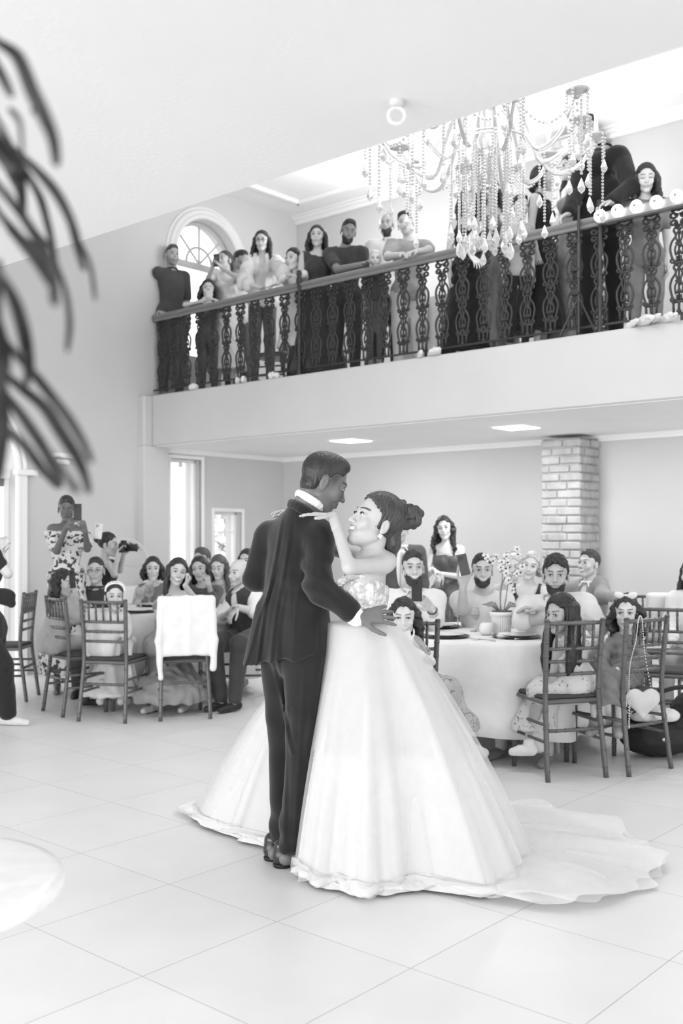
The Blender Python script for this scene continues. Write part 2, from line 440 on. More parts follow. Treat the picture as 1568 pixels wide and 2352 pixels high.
# flush ceiling panels under the gallery
PANEL = emis('lit_panel', .9, 9.0)
for k, b in enumerate((6.97, 4.96)):
    e = empty('ceiling_light', RM(8.17, b, ZS), math.radians(49), ('square flush ceiling light above the dancing couple', 'square flush ceiling light near the brick pier')[k], 'ceiling light', 'flush ceiling lights')
    MB().box((0, 0, -.006), (.36, .36, .014), None, .004).build('frame', TRIM, e); MB().box((0, 0, -.015), (.31, .31, .006)).build('diffuser', PANEL, e)
# small camera-like fixture on the near ceiling
q = P(911, 232, 1); t = (ZS-CAMH)/(q.z-CAMH); fx = Vector((q.x*t, q.y*t, ZS))
e = empty('ceiling_sensor', fx, 0, 'small round ring-shaped sensor on the near ceiling above the chandelier', 'sensor')
MB().lathe([(.018, 0), (.018, -.012), (.012, -.015)], n=20).build('base', plain('sensor_grey', .52, .5), e)
MB().tube([(.019*math.cos(i*PI/12), 0.0, -.034+.019*math.sin(i*PI/12)) for i in range(24)], .0045, 8, closed=True).build('ring', plain('sensor_light', .62, .5), e)
# wall bracket light on the left wall
p = P(140, 1047, 1); 
k_ = BL/((p).dot(EB)); pw = Vector((p.x*k_, p.y*k_, CAMH+(p.z-CAMH)*k_))
e = empty('wall_lamp', pw, math.radians(49), 'small white emergency lamp mounted on the left wall behind the palm', 'lamp')
MB().box((0, -.05, .0), (.26, .10, .05), None, .015).build('housing', TRIM, e); MB().box((0, -.035, -.065), (.17, .06, .055), None, .02).build('lamp_head', TRIM, e)
# trees outside the windows
def tree(b, a, h, seed, label):
    rnd = random.Random(seed); r = empty('tree', RM(a, b, -.2), 0, label, 'tree', 'trees outside the narrow windows')
    tk = MB(); tk.tube(spline([(0, 0, 0), (.1, 0, h*.3), (-.1, .1, h*.7), (0, 0, h*.95)], 4), [.09]*13, 8)
    for i in range(10):
        z = h*rnd.uniform(.3, .8); an = rnd.uniform(0, 2*PI); L = rnd.uniform(.5, .9)
        tk.tube([(0, 0, z), (math.cos(an)*L, math.sin(an)*L, z+L*.6)], [.035, .01], 6)
    tk.build('trunk', plain('bark_pale', .35, .9, bmp=.01), r, smooth=True)
    lf = MB()
    for i in range(1500):
        an = rnd.uniform(0, 2*PI); rr = abs(rnd.gauss(0, .55)); z = rnd.uniform(.12, 1.0)*h
        c = Vector((math.cos(an)*rr, math.sin(an)*rr, z)); u = Vector((rnd.gauss(0, 1), rnd.gauss(0, 1), rnd.gauss(0, 1))).normalized()*.075; w_ = u.orthogonal().normalized()*.035
        lf.raw([c-u, c+w_+V(0, 0, .01), c+u, c-w_], [(0, 1, 2, 3)])
    o = lf.build('foliage', plain('leaf_pale', .75, .6), r); o['kind'] = 'stuff'
tree(BL+2.6, 11.0, 3.2, 1, 'leafy tree seen through the tall narrow window'); tree(BL+4.7, 15.6, 2.6, 2, 'shrubby tree seen through the lower narrow window')
struct(roombox(MB(), -5, 20, BL+.31, 30, -.3, -.15).build('ground_outside', plain('paving_outside', .55, .9)))
# ---------------------------------------------------------------- smooth solid modelling (distance fields meshed by surface nets)
F4 = np.float32
def arr(v): return np.array(tuple(v), dtype=F4)
def surface_nets(F, o, h):
    ins = F < 0; nx, ny, nz = F.shape
    cs = np.zeros((nx-1, ny-1, nz-1), dtype=np.int8)
    C = [(i, j, k) for i in (0, 1) for j in (0, 1) for k in (0, 1)]
    for (i, j, k) in C: cs += ins[i:nx-1+i, j:ny-1+j, k:nz-1+k]
    act = (cs > 0) & (cs < 8); I, J, K = np.nonzero(act); n = len(I)
    if n == 0: return np.zeros((0, 3)), np.zeros((0, 4), dtype=np.int32)
    idx = np.full(act.shape, -1, dtype=np.int32); idx[I, J, K] = np.arange(n)
    g = [F[I+i, J+j, K+k] for (i, j, k) in C]
    acc = np.zeros((n, 3), dtype=F4); cnt = np.zeros(n, dtype=F4)
    for a in range(8):
        for b in range(a+1, 8):
            d = [C[b][q]-C[a][q] for q in range(3)]
            if sum(abs(x) for x in d) != 1: continue
            m = (g[a] < 0) != (g[b] < 0)
            t = np.where(m, g[a]/np.where(m, g[a]-g[b], 1), 0)
            for q in range(3): acc[:, q] += np.where(m, C[a][q]+t*d[q], 0)
            cnt += m
    v = (acc/cnt[:, None] + np.stack([I, J, K], 1))*h + np.asarray(o, dtype=F4)
    fs = []
    for ax in range(3):
        s0 = [slice(1, -1)]*3; s1 = [slice(1, -1)]*3
        s0[ax] = slice(0, -1); s1[ax] = slice(1, None)
        A, B = ins[tuple(s0)], ins[tuple(s1)]
        p = np.nonzero(A != B)
        c = [p[0].copy(), p[1].copy(), p[2].copy()]
        for q in range(3):
            if q != ax: c[q] += 1
        u, w_ = [(1, 2), (2, 0), (0, 1)][ax]
        def cell(du, dw):
            cc = [c[0].copy(), c[1].copy(), c[2].copy()]; cc[u] += du; cc[w_] += dw
            return idx[cc[0], cc[1], cc[2]]
        q4 = np.stack([cell(-1, -1), cell(0, -1), cell(0, 0), cell(-1, 0)], 1)
        fl = ~A[p]; q4[fl] = q4[fl][:, ::-1]; fs.append(q4)
    f = np.concatenate(fs); f = f[(f >= 0).all(1)]
    return v, f
class Sdf:
    def __init__(s): s.ops = []
    def _add(s, fn, lo, hi, k, mode='u'): s.ops.append((fn, arr(lo), arr(hi), k, mode)); return s
    def rc(s, a, b, r1, r2=None, k=.02, mode='u', flat=None):
        """tapered capsule; flat=(axis vector, factor) squashes it along an axis"""
        r2 = r1 if r2 is None else r2; a, b = arr(a), arr(b); ab = b-a; L = float(ab @ ab)+1e-9; R = max(r1, r2)
        fx = None if flat is None else (arr(flat[0]), flat[1]-1.0)
        def fn(X, Y, Z):
            x, y, z = X-a[0], Y-a[1], Z-a[2]
            t = np.clip((x*ab[0]+y*ab[1]+z*ab[2])/L, 0, 1)
            x, y, z = x-t*ab[0], y-t*ab[1], z-t*ab[2]
            d2 = x*x+y*y+z*z
            if fx is not None:
                q = x*fx[0][0]+y*fx[0][1]+z*fx[0][2]; d2 = d2 + q*q*((1/(1+fx[1]))**2-1)
            return np.sqrt(np.maximum(d2, 0))-(r1+(r2-r1)*t)
        return s._add(fn, np.minimum(a, b)-R, np.maximum(a, b)+R, k, mode)
    def ell(s, c, r, B=None, k=.02, mode='u'):
        c = arr(c); r = arr(r); B = np.eye(3, dtype=F4) if B is None else np.array([tuple(q) for q in B], dtype=F4)
        ext = np.sqrt(((B.T*r)**2).sum(1))
        def fn(X, Y, Z):
            x, y, z = X-c[0], Y-c[1], Z-c[2]
            l = [x*B[i, 0]+y*B[i, 1]+z*B[i, 2] for i in range(3)]
            k0 = np.sqrt(sum((l[i]/r[i])**2 for i in range(3))); k1 = np.sqrt(sum((l[i]/r[i]**2)**2 for i in range(3)))+1e-6
            return k0*(k0-1)/k1
        return s._add(fn, c-ext, c+ext, k, mode)
    def half(s, p, n, k=.004):
        """cut away everything on the +n side of p"""
        p = arr(p); n = arr(Vector(n).normalized())
        return s._add(lambda X, Y, Z: -((X-p[0])*n[0]+(Y-p[1])*n[1]+(Z-p[2])*n[2]), [-1e3]*3, [1e3]*3, k, 'c')
    def warp(s, fn): s.ops.append((fn, None, None, 0, 'w')); return s
    def mesh(s, h, pad=None):
        us = [o for o in s.ops if o[4] == 'u']
        lo = np.min([o[1]-o[3]*.5 for o in us], 0)-3*h; hi = np.max([o[2]+o[3]*.5 for o in us], 0)+3*h
        n = np.ceil((hi-lo)/h).astype(int)+1
        F = np.full(n, .5, dtype=F4); ax = [lo[q]+np.arange(n[q], dtype=F4)*h for q in range(3)]
        for (fn, a, b, k, mode) in s.ops:
            if mode == 'w':
                X, Y, Z = ax[0][:, None, None], ax[1][None, :, None], ax[2][None, None, :]
                F = F + fn(X, Y, Z).astype(F4); continue
            m = k + 3*h
            i0 = np.maximum(np.floor((a-m-lo)/h).astype(int), 0); i1 = np.minimum(np.ceil((b+m-lo)/h).astype(int)+1, n)
            if (i1 <= i0).any(): continue
            sl = tuple(slice(i0[q], i1[q]) for q in range(3))
            d = fn(ax[0][sl[0]][:, None, None], ax[1][sl[1]][None, :, None], ax[2][sl[2]][None, None, :])
            f = F[sl]
            if mode == 'u':
                if k > 0: q = np.clip(.5+.5*(f-d)/k, 0, 1); F[sl] = f+(d-f)*q-k*q*(1-q)
                else: F[sl] = np.minimum(f, d)
            else:                                       # 's' subtract, 'c' half-space cut
                d = -d; kk = max(k, 1e-5); q = np.clip(.5-.5*(f-d)/kk, 0, 1); F[sl] = f+(d-f)*q+kk*q*(1-q)
        for q in (0, -1): F[q] = .5; F[:, q] = .5; F[:, :, q] = .5
        return surface_nets(F, lo, h)
def folds(amp, wl, seed=0, vert=.35):
    """cloth folds as a displacement; vert < 1 stretches them down the cloth"""
    r = random.Random(seed); W = [([r.gauss(0, 1), r.gauss(0, 1), r.gauss(0, 1)*vert], r.uniform(0, 6)) for _ in range(4)]
    W = [(np.array(v)/np.linalg.norm(v[:2])*2*PI/wl*(.7+.25*i), p) for i, (v, p) in enumerate(W)]
    def fn(X, Y, Z):
        a = np.sin(X*W[0][0][0]+Y*W[0][0][1]+Z*W[0][0][2]+W[0][1])
        t = 0
        for (v, p) in W[1:]: t = t+np.sin(X*v[0]+Y*v[1]+Z*v[2]+p+1.3*a)
        return t*(amp/2.2)
    return fn
def basis(yaw, pitch=0.0, roll=0.0):
    """rows: side (picture right when facing the camera), forward, up.  yaw 0 looks at the camera"""
    c, s_ = math.cos(yaw), math.sin(yaw)
    r, f, u = V(c, s_, 0), V(s_, -c, 0), V(0, 0, 1)
    if pitch: Rm = Matrix.Rotation(pitch, 3, r); f, u = Rm @ f, Rm @ u          # + looks up? (see sign below)
    if roll: Rm = Matrix.Rotation(roll, 3, f); r, u = Rm @ r, Rm @ u
    return r, f, u
# ---------------------------------------------------------------- heads
def head_mesh(sex='m', smile=.3, brow=.1, lip=.8, beard=None, mouth_open=0.0, h=.004, age=0, skin=.4, eyes=1.0, hairline=None, stub=.0, fade=0.0, nk=(0, -.038, -.17)):
    """head in its own frame: x side, y forward, z up, chin about -.118, crown about .13"""
    f = sex != 'm'; S = Sdf(); jw = .93 if f else 1.0
    S.ell((0, -.014, .042), (.074, .094, .084), k=.0)
    S.ell((0, .022, -.028), (.0565*jw, .064, .082), k=.03)
    S.rc((-.047*jw, .0, -.054), (-.010, .060, -.098), .014, .012, k=.022); S.rc((.047*jw, .0, -.054), (.010, .060, -.098), .014, .012, k=.022)
    S.ell((0, .070, -.094), (.020, .015, .016), k=.02)
    for s in (-1, 1):
        S.ell((s*.040*jw, .060, -.020), (.022, .018, .020), k=.022)
        if smile > .2: S.ell((s*.036*jw, .070, -.034), (.014, .010, .013), k=.016)
    S.rc((-.030, .078, .030), (.030, .078, .030), .011 if not f else .009, k=.02)
    for s in (-1, 1): S.ell((s*.031, .099, .010), (.021, .020, .012), k=.012, mode='s')
    for s in (-1, 1): S.ell((s*.031, .0735, .010), (.0155, .0125, .0125), k=.004)      # closed lids, the eye sits in front
    nl = .0 if not f else -.002
    S.rc((0, .080, .018), (0, .103+nl, -.022), .0065, .0098, k=.012)
    S.ell((0, .106+nl, -.026), (.0098, .0095, .0085), k=.006)
    for s in (-1, 1): S.ell((s*.0125, .092, -.029), (.0075, .0095, .0075), k=.006)
    S.ell((0, .080, -.054), (.027, .014, .020), k=.012)
    my = -.056; w_ = .021+.006*smile; cu = .007*smile
    for s in (-1, 1):
        S.rc((s*w_, .0785, my+cu), (0, .0905, my+.0035), .0035, .0052, k=.005)
        S.rc((s*w_, .0785, my+cu), (0, .0895, my-.0065-.008*mouth_open), .0035, .0062, k=.005)
    for s in (-1, 1): S.rc((s*w_*.85, .095, my+cu*.8), (0, .100, my-.001), .0032+.004*mouth_open, .0036+.006*mouth_open, k=.003, mode='s')
    for s in (-1, 1):                                     # ears
        S.ell((s*.0765, -.012, -.004), (.008, .017, .030), k=.008)
        S.ell((s*.086, -.008, -.002), (.006, .009, .017), k=.004, mode='s')
        S.ell((s*.077, -.006, -.028), (.006, .008, .009), k=.008)
    S.rc((0, -.030, -.055), nk, .042 if f else .047, .046 if f else .050, k=.014)
    if beard:
        S.ell((0, .034, -.074), (.056*jw, .054, .046+beard*.4), k=.012); S.ell((0, .079, -.098-beard*.4), (.028, .018, .018), k=.015)
        S.rc((-.026, .086, -.050), (.026, .086, -.050), .006, k=.006)
        S.ell((0, .102, my-.003), (.021, .012, .0085), k=.004, mode='s')
    v, fc = S.mesh(h)
    x, y, z = v[:, 0], v[:, 1], v[:, 2]; ax = np.abs(x)
    c = np.full(len(v), skin, dtype=F4)
    def blend(mask, val):
        nonlocal c; c = c*(1-mask)+val*mask
    ss = lambda e0, e1, t: (lambda q: q*q*(3-2*q))(np.clip((t-e0)/(e1-e0), 0, 1))
    lipm = ss(1.25, .8, np.sqrt((x/(w_+.003))**2+((z-(my-.002+cu*(x/w_)**2))/(.0105+.006*mouth_open))**2))*(y > .07)
    blend(lipm, skin*lip)
    if mouth_open > .2 or smile > .75:
        zc = my+.0005+cu*.7*(x/w_)**2; blend(ss(.0052+.003*mouth_open, .0036+.002*mouth_open, np.abs(z-zc))*ss(w_*.95, w_*.8, ax)*(y > .07), .80)
        blend(ss(.0016, .0004, np.abs(z-(zc-.0052-.003*mouth_open)))*ss(w_, w_*.8, ax)*(y > .07), skin*.4)
    else: blend(ss(.0028, .0008, np.abs(z-(my-.001+cu*(x/w_)**2)))*(ax < w_+.002)*(y > .07), skin*.35)
    bz = .0325+.004*np.sin(np.clip((ax-.012)/.036, 0, 1)*PI*.75)
    bm = ss(.0055, .0025, np.abs(z-bz))*ss(.009, .015, ax)*ss(.052, .044, ax)*(y > .04)
    blend(bm*.92, brow)
    blend(ss(.0085, .005, np.abs(z-.001))*ss(.048, .036, ax)*ss(.014, .022, ax)*(y > .05)*.25, skin*.7)
    if beard is not None or stub:
        t = max(stub, 1.0 if beard else 0)
        edge = np.maximum(ss(-.028, -.044, z+.35*(np.abs(y-.05))*(y < .05)), ss(.0, .01, .012-np.abs(y-.006))*(z < .02)*(ax > .05))
        m2 = edge*(y > -.012)*(1-lipm)*ss(.055, .035, np.where(z > -.05, np.maximum(0, y-.03)*1.0-ax*.45+.02, 0))
        m2 = m2*(1-ss(.026, .014, np.sqrt(x**2*.9+(z+.025)**2)))
        m2 = m2*ss(.0735, .0685, ax)
        blend(np.clip(m2, 0, 1)*t, brow*1.05)
    if fade: blend(ss(-.085, .030, z-.1*np.abs(y+.03))*ss(.045, .02, y-.25*z)*(y > -.2)*(z > -.1)*np.where(y < -.02, 1, ss(-.02, .03, z))*(1-ss(1.25, .95, np.sqrt(((y+.010)/.022)**2+((z+.004)/.034)**2))*(ax > .070))*fade, brow)
    return v, fc, c
def eye_geo(skin, look=(0, 0), shut=0.0, lash=1.0, s_=1.0):
    """eyes, lashes and (with an open mouth) teeth as small solids in head space; returns verts, quads, tones"""
    V_, Fq, Cc = [], [], []
    def put(mb, tone):
        n = sum(len(q) for q in V_); V_.append(np.array(mb.v, dtype=F4)); Fq.extend([tuple(i+n for i in q) for q in mb.f]); Cc.append(np.full(len(mb.v), tone, dtype=F4))
    for s in (-1, 1):
        ex, ey, ez = s*.0315, .0795, .010
        if shut < .5:
            m = MB().ball((ex, ey, ez), (.0150*s_, .0075, .0068*s_*(1-shut)), 12); put(m, .62)
            m = MB().ball((ex+look[0]*.006, ey+.0050, ez+look[1]*.003+.0005), (.0062*s_, .0042, .0062*s_*(1-shut*.6)), 10); put(m, .035)
        pts = [(ex+s_*.0158*math.cos(t), ey+.0062*math.sin(t)+.0015, ez+(.0068*s_*(1-shut)*math.sin(t) if shut < .5 else -.003*math.sin(t))) for t in np.linspace(0.05, PI-.05, 8)]
        m = MB().tube(pts, [.0006]+[.0019*lash]*6+[.0006], 5); put(m, min(.06, skin*.3))
    return V_, Fq, Cc
# ---------------------------------------------------------------- hands
def hand_ops(S, wr, D, N, side, L=.185, curl=(.35, .35, .4, .45), thumb=.6, k=.006, spread=.10, r=1.0):
    """adds palm + five fingers; D direction of the fingers, N the way the palm faces, side: +1/-1 which side the thumb is on"""
    D = Vector(D).normalized(); N = Vector(N); N = (N-D*N.dot(D)).normalized(); T = D.cross(N).normalized()*side
    u = L/.185; w = Vector(wr)
    for q in (-.024, -.008, .008, .024):
        S.rc(w+T*q*.6*u+D*.01*u, w+D*.088*u+T*q*u*1.05, .0135*u*r, .0115*u*r, k=.012)
    tips = []
    for i, (q, l, rr) in enumerate(((.027, .070, .0088), (.009, .079, .0092), (-.009, .073, .0088), (-.026, .058, .0078))):
        d = (D+T*(q/.027)*spread).normalized(); n = N; p = w+D*.086*u+T*q*u*1.06; a = curl[i]
        for j, fr in enumerate((.45, .31, .24)):
            Rm = Matrix.Rotation(a, 3, d.cross(n).normalized()); d2 = Rm @ d; n = Rm @ n; d = d2
            p2 = p+d*l*fr*u; S.rc(p, p2, rr*u*r*(1-.1*j), rr*u*r*(.92-.12*j), k=.003); p = p2
        tips.append(p)
    p = w+T*.024*u+D*.022*u; d = (D*(.75)+T*(.95-.5*thumb)+N*.45*thumb).normalized()
    p2 = p+d*.042*u; S.rc(p, p2, .014*u*r, .0105*u*r, k=.01)
    d2 = (d+(D*.5-T*.35*thumb+N*.25*thumb)).normalized(); p3 = p2+d2*.032*u; S.rc(p2, p3, .0102*u*r, .0092*u*r, k=.004)
    p4 = p3+(d2+D*.2).normalized()*.024*u; S.rc(p3, p4, .0092*u*r, .0075*u*r, k=.004)
    return tips
# ---------------------------------------------------------------- hair, in the head's frame
def hair_mesh(style, down=(0, 0, -1), length=.30, vol=1.0, h=.005, seed=0, part=0.0, front=1, back=1, hl=.062, wave=1.0, nape=-.062):
    rnd = random.Random(seed); S = Sdf(); dn = Vector(down).normalized()
    fade = style in ('fade', 'short', 'curlytop')
    t = {'fade': .004, 'short': .006, 'curlytop': .014, 'bun': .006, 'pony': .006, 'updo': .009}.get(style, .010)*vol
    if style == 'bald': return None
    S.ell((0, -.015, .044), (.074+t*(.5 if style in ('short', 'curlytop', 'fade') else 1), .094+t, .084+t*(1.25 if style != 'curlytop' else 1.5)), k=0)
    if style in ('short', 'curlytop', 'fade'): S.ell((0, .030, .105), (.052, .042, .020+t), k=.03)
    # cut the face free: in front of a line from the forehead to the ear, and low down
    S.ell((0, .125, .0), ((.098 if style != 'updo' else .13) if not fade else .088, .108 if style != 'updo' else .112, hl+.038), k=.010, mode='s')
    for s in (-1, 1): S.ell((s*.080, .055, .004), (.036, .044 if not fade else .050, .060 if not fade else .066), k=.010, mode='s')
    if fade:
        if nape < -.08: S.ell((0, -.045, -.018), (.056, .047, .056), k=.01)
        S.half((0, -.03, nape), (0, -.25, -1), .004)
        for s in (-1, 1):
            S.ell((s*.088, .0, -.045), (.030, .040, .065), k=.006, mode='s')
            if style == 'fade': S.ell((s*.105, -.012, -.005), (.033, .09, .060), k=.008, mode='s')
    else:
        S.half((0, -.03, -.10), (0, 0, -1), .004)
    tilt = V(0, 0, 0)
    if style in ('long', 'bob', 'half', 'curly'):
        n = 9
        for s in (-1, 1):
            for q in range(5):
                a = math.radians(-78+q*34) if True else 0
                # roots run from the temple round to the nape
                x = s*.078*math.cos(math.radians(12+q*19)); y = .012-.104*math.sin(math.radians(12+q*19))
                if s > 0 and q == 4: continue
                L = length*(1 if style != 'bob' else .5)*rnd.uniform(.9, 1.04)
                if q < 2 and not front: L = min(L, .12)
                if q >= 2 and not back: L = min(L, .12)
                p = Vector((x, y, .035)); pts = [p]; flare = .25 if q < 2 else .1
                out = Vector((x, y*.6, 0)).normalized()
                for j in range(1, 6):
                    u = j/5; pts.append(p+dn*L*u+out*(flare*.09*math.sin(u*PI*.8)+.012*u)+Vector((0, .055*u*u*(1 if q < 2 else -.1), 0))*(1 if L > .2 else .2)+Vector((math.sin(u*9+q), math.cos(u*8+q), 0))*.006*wave)
                for j in range(5): S.rc(pts[j], pts[j+1], (.030-.002*j)*vol, (.030-.002*(j+1))*vol*(.9 if j < 4 else .45), k=.014)
        S.ell((0, .118, -.026), (.070, .088, .092), k=.008, mode='s')
    if style == 'pony':
        S.ell((0, -.115, .04), (.028, .030, .03), k=.02); p = Vector((0, -.13, .03))
        for j in range(5):
            p2 = p+dn*length/5+Vector((0, -.012+.008*j, 0)); S.rc(p, p2, .030-.003*j, .027-.003*j, k=.012); p = p2
    if style == 'bun': S.ell((0, -.112, .055), (.045, .040, .042), k=.012)
    if style == 'updo':
        for i in range(34):
            a = rnd.uniform(0, 2*PI); b = rnd.uniform(-.4, 1)
            c = Vector((.050*math.cos(a)*math.sqrt(1-b*b*.6), -.125+.045*math.sin(a), .075+.048*b))
            S.ell(c, (rnd.uniform(.012, .019),)*3, k=.005)
        S.ell((0, -.118, .07), (.045, .042, .045), k=.01); S.ell((0, -.10, -.045), (.052, .034, .045), k=.03)
    if style in ('curly', 'curlytop') or wave > 1.5:
        r = 90 if style != 'curlytop' else 190; A = .006 if style != 'curlytop' else .004
        S.warp(lambda X, Y, Z: A*(np.sin(X*r+2*np.sin(Z*r*.7))*np.sin(Y*r*.9+1)+.6*np.sin(Z*r*1.1+3*np.sin(Y*r*.6))))
    elif not fade:
        S.warp(lambda X, Y, Z: .0017*np.sin(np.arctan2(X-part, Y+.02)*34+4*np.sin(Z*14+X*20))+.0012*np.sin(X*260+Z*30+Y*90))
    else: S.warp(lambda X, Y, Z: (.0010 if h < .004 else .0022)*np.sin(X*(420 if h < .004 else 230)+np.sin(Z*(300 if h < .004 else 170))*2)*np.sin(Y*(380 if h < .004 else 210)+np.sin(X*90)))
    return S.mesh(h)
def xf(v, B, o, s=1.0):
    """head-frame vertices -> world; B rows side/forward/up"""
    M = np.array([tuple(q) for q in B]); return (np.asarray(v)*s) @ M + np.array(tuple(o))
N_PEOPLE = 0
def tone_solid(mb): return np.array(mb.v), [tuple(f) for f in mb.f]
def merge(parts):
    V_, Fq, C_ = [], [], []; n = 0
    for v, f, c in parts:
        V_.append(np.asarray(v, dtype=np.float64)); C_.append(np.broadcast_to(np.asarray(c, dtype=F4), (len(v),)))
        f = np.asarray(f) if isinstance(f, np.ndarray) else f
        Fq += [tuple(int(i)+n for i in q) for q in (f.tolist() if isinstance(f, np.ndarray) else f)]; n += len(v)
    return np.concatenate(V_), Fq, np.concatenate(C_)
def person(label, head, by=0, hy=None, hp=0, hr=0, sex='m', ht=None, hs=None, pose='stand', fz=0.0, skin=.42, arms={}, top=None, bot=None,
           hair=None, face={}, group=None, pelvis=None, legs={}, build=1.0, h=.010, hh=.0042, lean=(0, 0), extras=None, look=(0, 0), shut=0, inner=0.0, neckp=None, lit=1.3, glasses=False, smile=.3, shoes=.2, open_=0.0):
    """one figure.  head: photo pixel + distance of the face centre, or a Vector"""
    global N_PEOPLE; N_PEOPLE += 1; seed = N_PEOPLE
    ht = ht or {'m': 1.74, 'f': 1.63, 'c': 1.25}[sex]; hs = hs or {'m': .98, 'f': .94, 'c': .86}[sex]
    Hc = Vector(head) if isinstance(head, Vector) else P(*head); dh = Hc.y
    by = math.radians(by); hy = by if hy is None else math.radians(hy)
    R_, F_, U_ = basis(by); HB = basis(hy, math.radians(hp), math.radians(hr)); k = ht/1.72; bw = build*k*(1 if sex == 'm' else .90 if sex == 'f' else .86)
    J = {}
    tl = .485*k
    J['neck'] = Hc - HB[2]*.150*hs - HB[1]*.030*hs - V(0, 0, .018*k)
    up = (U_ + R_*lean[0] - F_*lean[1]).normalized() if pelvis is None else None
    skin = min(.68, skin*lit)
    if neckp: J['neck'] = P(neckp[0], neckp[1], dh+neckp[2])
    if pelvis is not None: J['pel'] = P(pelvis[0], pelvis[1], dh+pelvis[2]) if not isinstance(pelvis, Vector) else pelvis; up = (J['neck']-J['pel']).normalized()
    else: J['pel'] = J['neck'] - up*tl
    if pose == 'sit' and pelvis is None: pass
    N, Pv = J['neck'], J['pel']; tf = (F_ - up*F_.dot(up)).normalized(); tr = tf.cross(up)*-1; tr = tr if tr.dot(R_) > 0 else -tr
    TB = (tr, tf, up); at = lambda s, f, t: N.lerp(Pv, 1-t)+tr*s*bw+tf*f*bw     # side, forward, height fraction
    sw = {'m': .170, 'f': .158, 'c': .150}[sex]
    hands = []
    for s in (-1, 1):
        A = arms.get(s, {}); J['sh', s] = N - up*.045*k + tr*s*sw*bw + tf*A.get('sf', 0) + V(0, 0, A.get('su', 0))
        pt = lambda q: Vector(q) if isinstance(q, Vector) else P(q[0], q[1], dh+q[2])
        if 'sh' in A: J['sh', s] = pt(A['sh'])
        if 'el' in A: J['el', s] = pt(A['el'])
        elif pose == 'sit': J['el', s] = J['sh', s] - up*.25*k + tf*.10*k + tr*s*.03
        else: J['el', s] = J['sh', s] - U_*.28*k + tr*s*.035 - tf*.02
        if 'wr' in A: J['wr', s] = pt(A['wr'])
        elif pose == 'sit': J['wr', s] = J['el', s] + tf*.20*k - up*.03 - tr*s*.06
        else: J['wr', s] = J['el', s] - U_*.235*k + tf*.05
        fd = (J['wr', s]-J['el', s]).normalized()
        hd = (pt(A['tip'])-J['wr', s]).normalized() if 'tip' in A else fd
        hn = Vector(A['n']) if 'n' in A else (-tr*s if pose == 'stand' and 'wr' not in A else -U_)
        hands.append((s, hd, hn, A))
    for s in (-1, 1):
        L = legs.get(s, {}); pt = lambda q: Vector(q) if isinstance(q, Vector) else P(q[0], q[1], dh+q[2])
        J['hip', s] = Pv + tr*s*.088*bw - up*.02
        if pose == 'sit':
            J['kn', s] = pt(L['kn']) if 'kn' in L else V(*(J['hip', s]+F_*.40*k+R_*s*.04*k).xy, fz+.50*min(k, 1.0)+.02)
            J['an', s] = pt(L['an']) if 'an' in L else V(*(J['kn', s]-F_*.02+R_*s*.01).xy, fz+.085)
        else:
            base = Vector((Pv.x, Pv.y, 0)) + tr*s*.10*bw
            J['an', s] = pt(L['an']) if 'an' in L else V(base.x, base.y, fz+.085)
            J['kn', s] = pt(L['kn']) if 'kn' in L else J['hip', s].lerp(J['an', s], .5)+F_*.03
        J['ff', s] = Vector(L['ff']).normalized() if 'ff' in L else (F_+R_*s*.15).normalized()
    # -- body skin
    S = Sdf()
    def torso(S, off, kk=.05, waist=1.0, low=True, lowoff=0.0):
        g = off
        S.ell(at(0, .0, .70), (.148*bw+g, .100*bw+g, .165*k+g), TB, k=kk)
        S.rc(J['sh', -1]+tr*.03, J['sh', 1]-tr*.03, .056*bw+g, k=kk)
        S.ell(at(0, .005, .36), ((.120 if sex != 'f' else .108)*bw*waist+g, (.092 if sex != 'f' else .082)*bw*waist+g, .13*k+g), TB, k=kk); g = g+lowoff
        if low: S.ell(at(0, -.005, .02), ((.152 if sex != 'f' else .160)*bw+g, (.105)*bw+g, .11*k+g), TB, k=kk)
        g = off
        if sex == 'f':
            for s in (-1, 1): S.ell(at(s*.068, .080, .66), (.056*bw+g, .046*bw+g, .056*bw+g), TB, k=.04)
        if build > 1.1: S.ell(at(0, .07, .25), (.125*bw+g, .10*bw+g, .15*k+g), TB, k=.06)
    ar = {'m': 1.0, 'f': .84, 'c': .76}[sex]*(build**.5)*min(k, 1.05)
    def arm(S, s, off, upto=2.0, kk=.025, bulk=1.0):
        a, e, w_ = J['sh', s], J['el', s], J['wr', s]
        q = min(upto, 1.0); S.rc(a, a.lerp(e, q), .050*ar+off, (.050-.010*q)*ar*bulk+off, k=kk)
        if upto > 1: q = upto-1; S.rc(e, e.lerp(w_, q), .040*ar+off, (.040-.014*q)*ar*bulk+off*(1 if bulk == 1 else 1.1), k=.015)
    def leg(S, s, off, upto=2.0, kk=.03, bulk=1.0):
        a, e, w_ = J['hip', s], J['kn', s], J['an', s]; lr = ar*1.02
        q = min(upto, 1.0); S.rc(a, a.lerp(e, q), .088*lr+off, (.088-.032*q)*lr*bulk+off, k=kk)
        if upto > 1: q = upto-1; S.rc(e, e.lerp(w_, q), .055*lr*bulk+off, (.055-.020*q)*lr*bulk+off, k=.02)
        if upto > 1.6 and off == 0: S.ell(e.lerp(w_, .3)-J['ff', s]*.015, (.046*lr, .05*lr, .10*k), k=.02)
    torso(S, inner, lowoff=-.012); S.rc(N-up*.01, Hc-HB[2]*.10*hs-HB[1]*.03*hs, .052*ar**.5*hs, .048*ar**.5*hs, k=.04)
    for s in (-1, 1): arm(S, s, inner*.5); leg(S, s, inner*.8)
    for s in (-1, 1):
        an, ff = J['an', s], J['ff', s]*(.72 if sex == 'c' else .95); hee = an-V(0, 0, .035)-ff*.03
        S.rc(hee, an+ff*.13*k-V(0, 0, .055), .030, .024, k=.02)
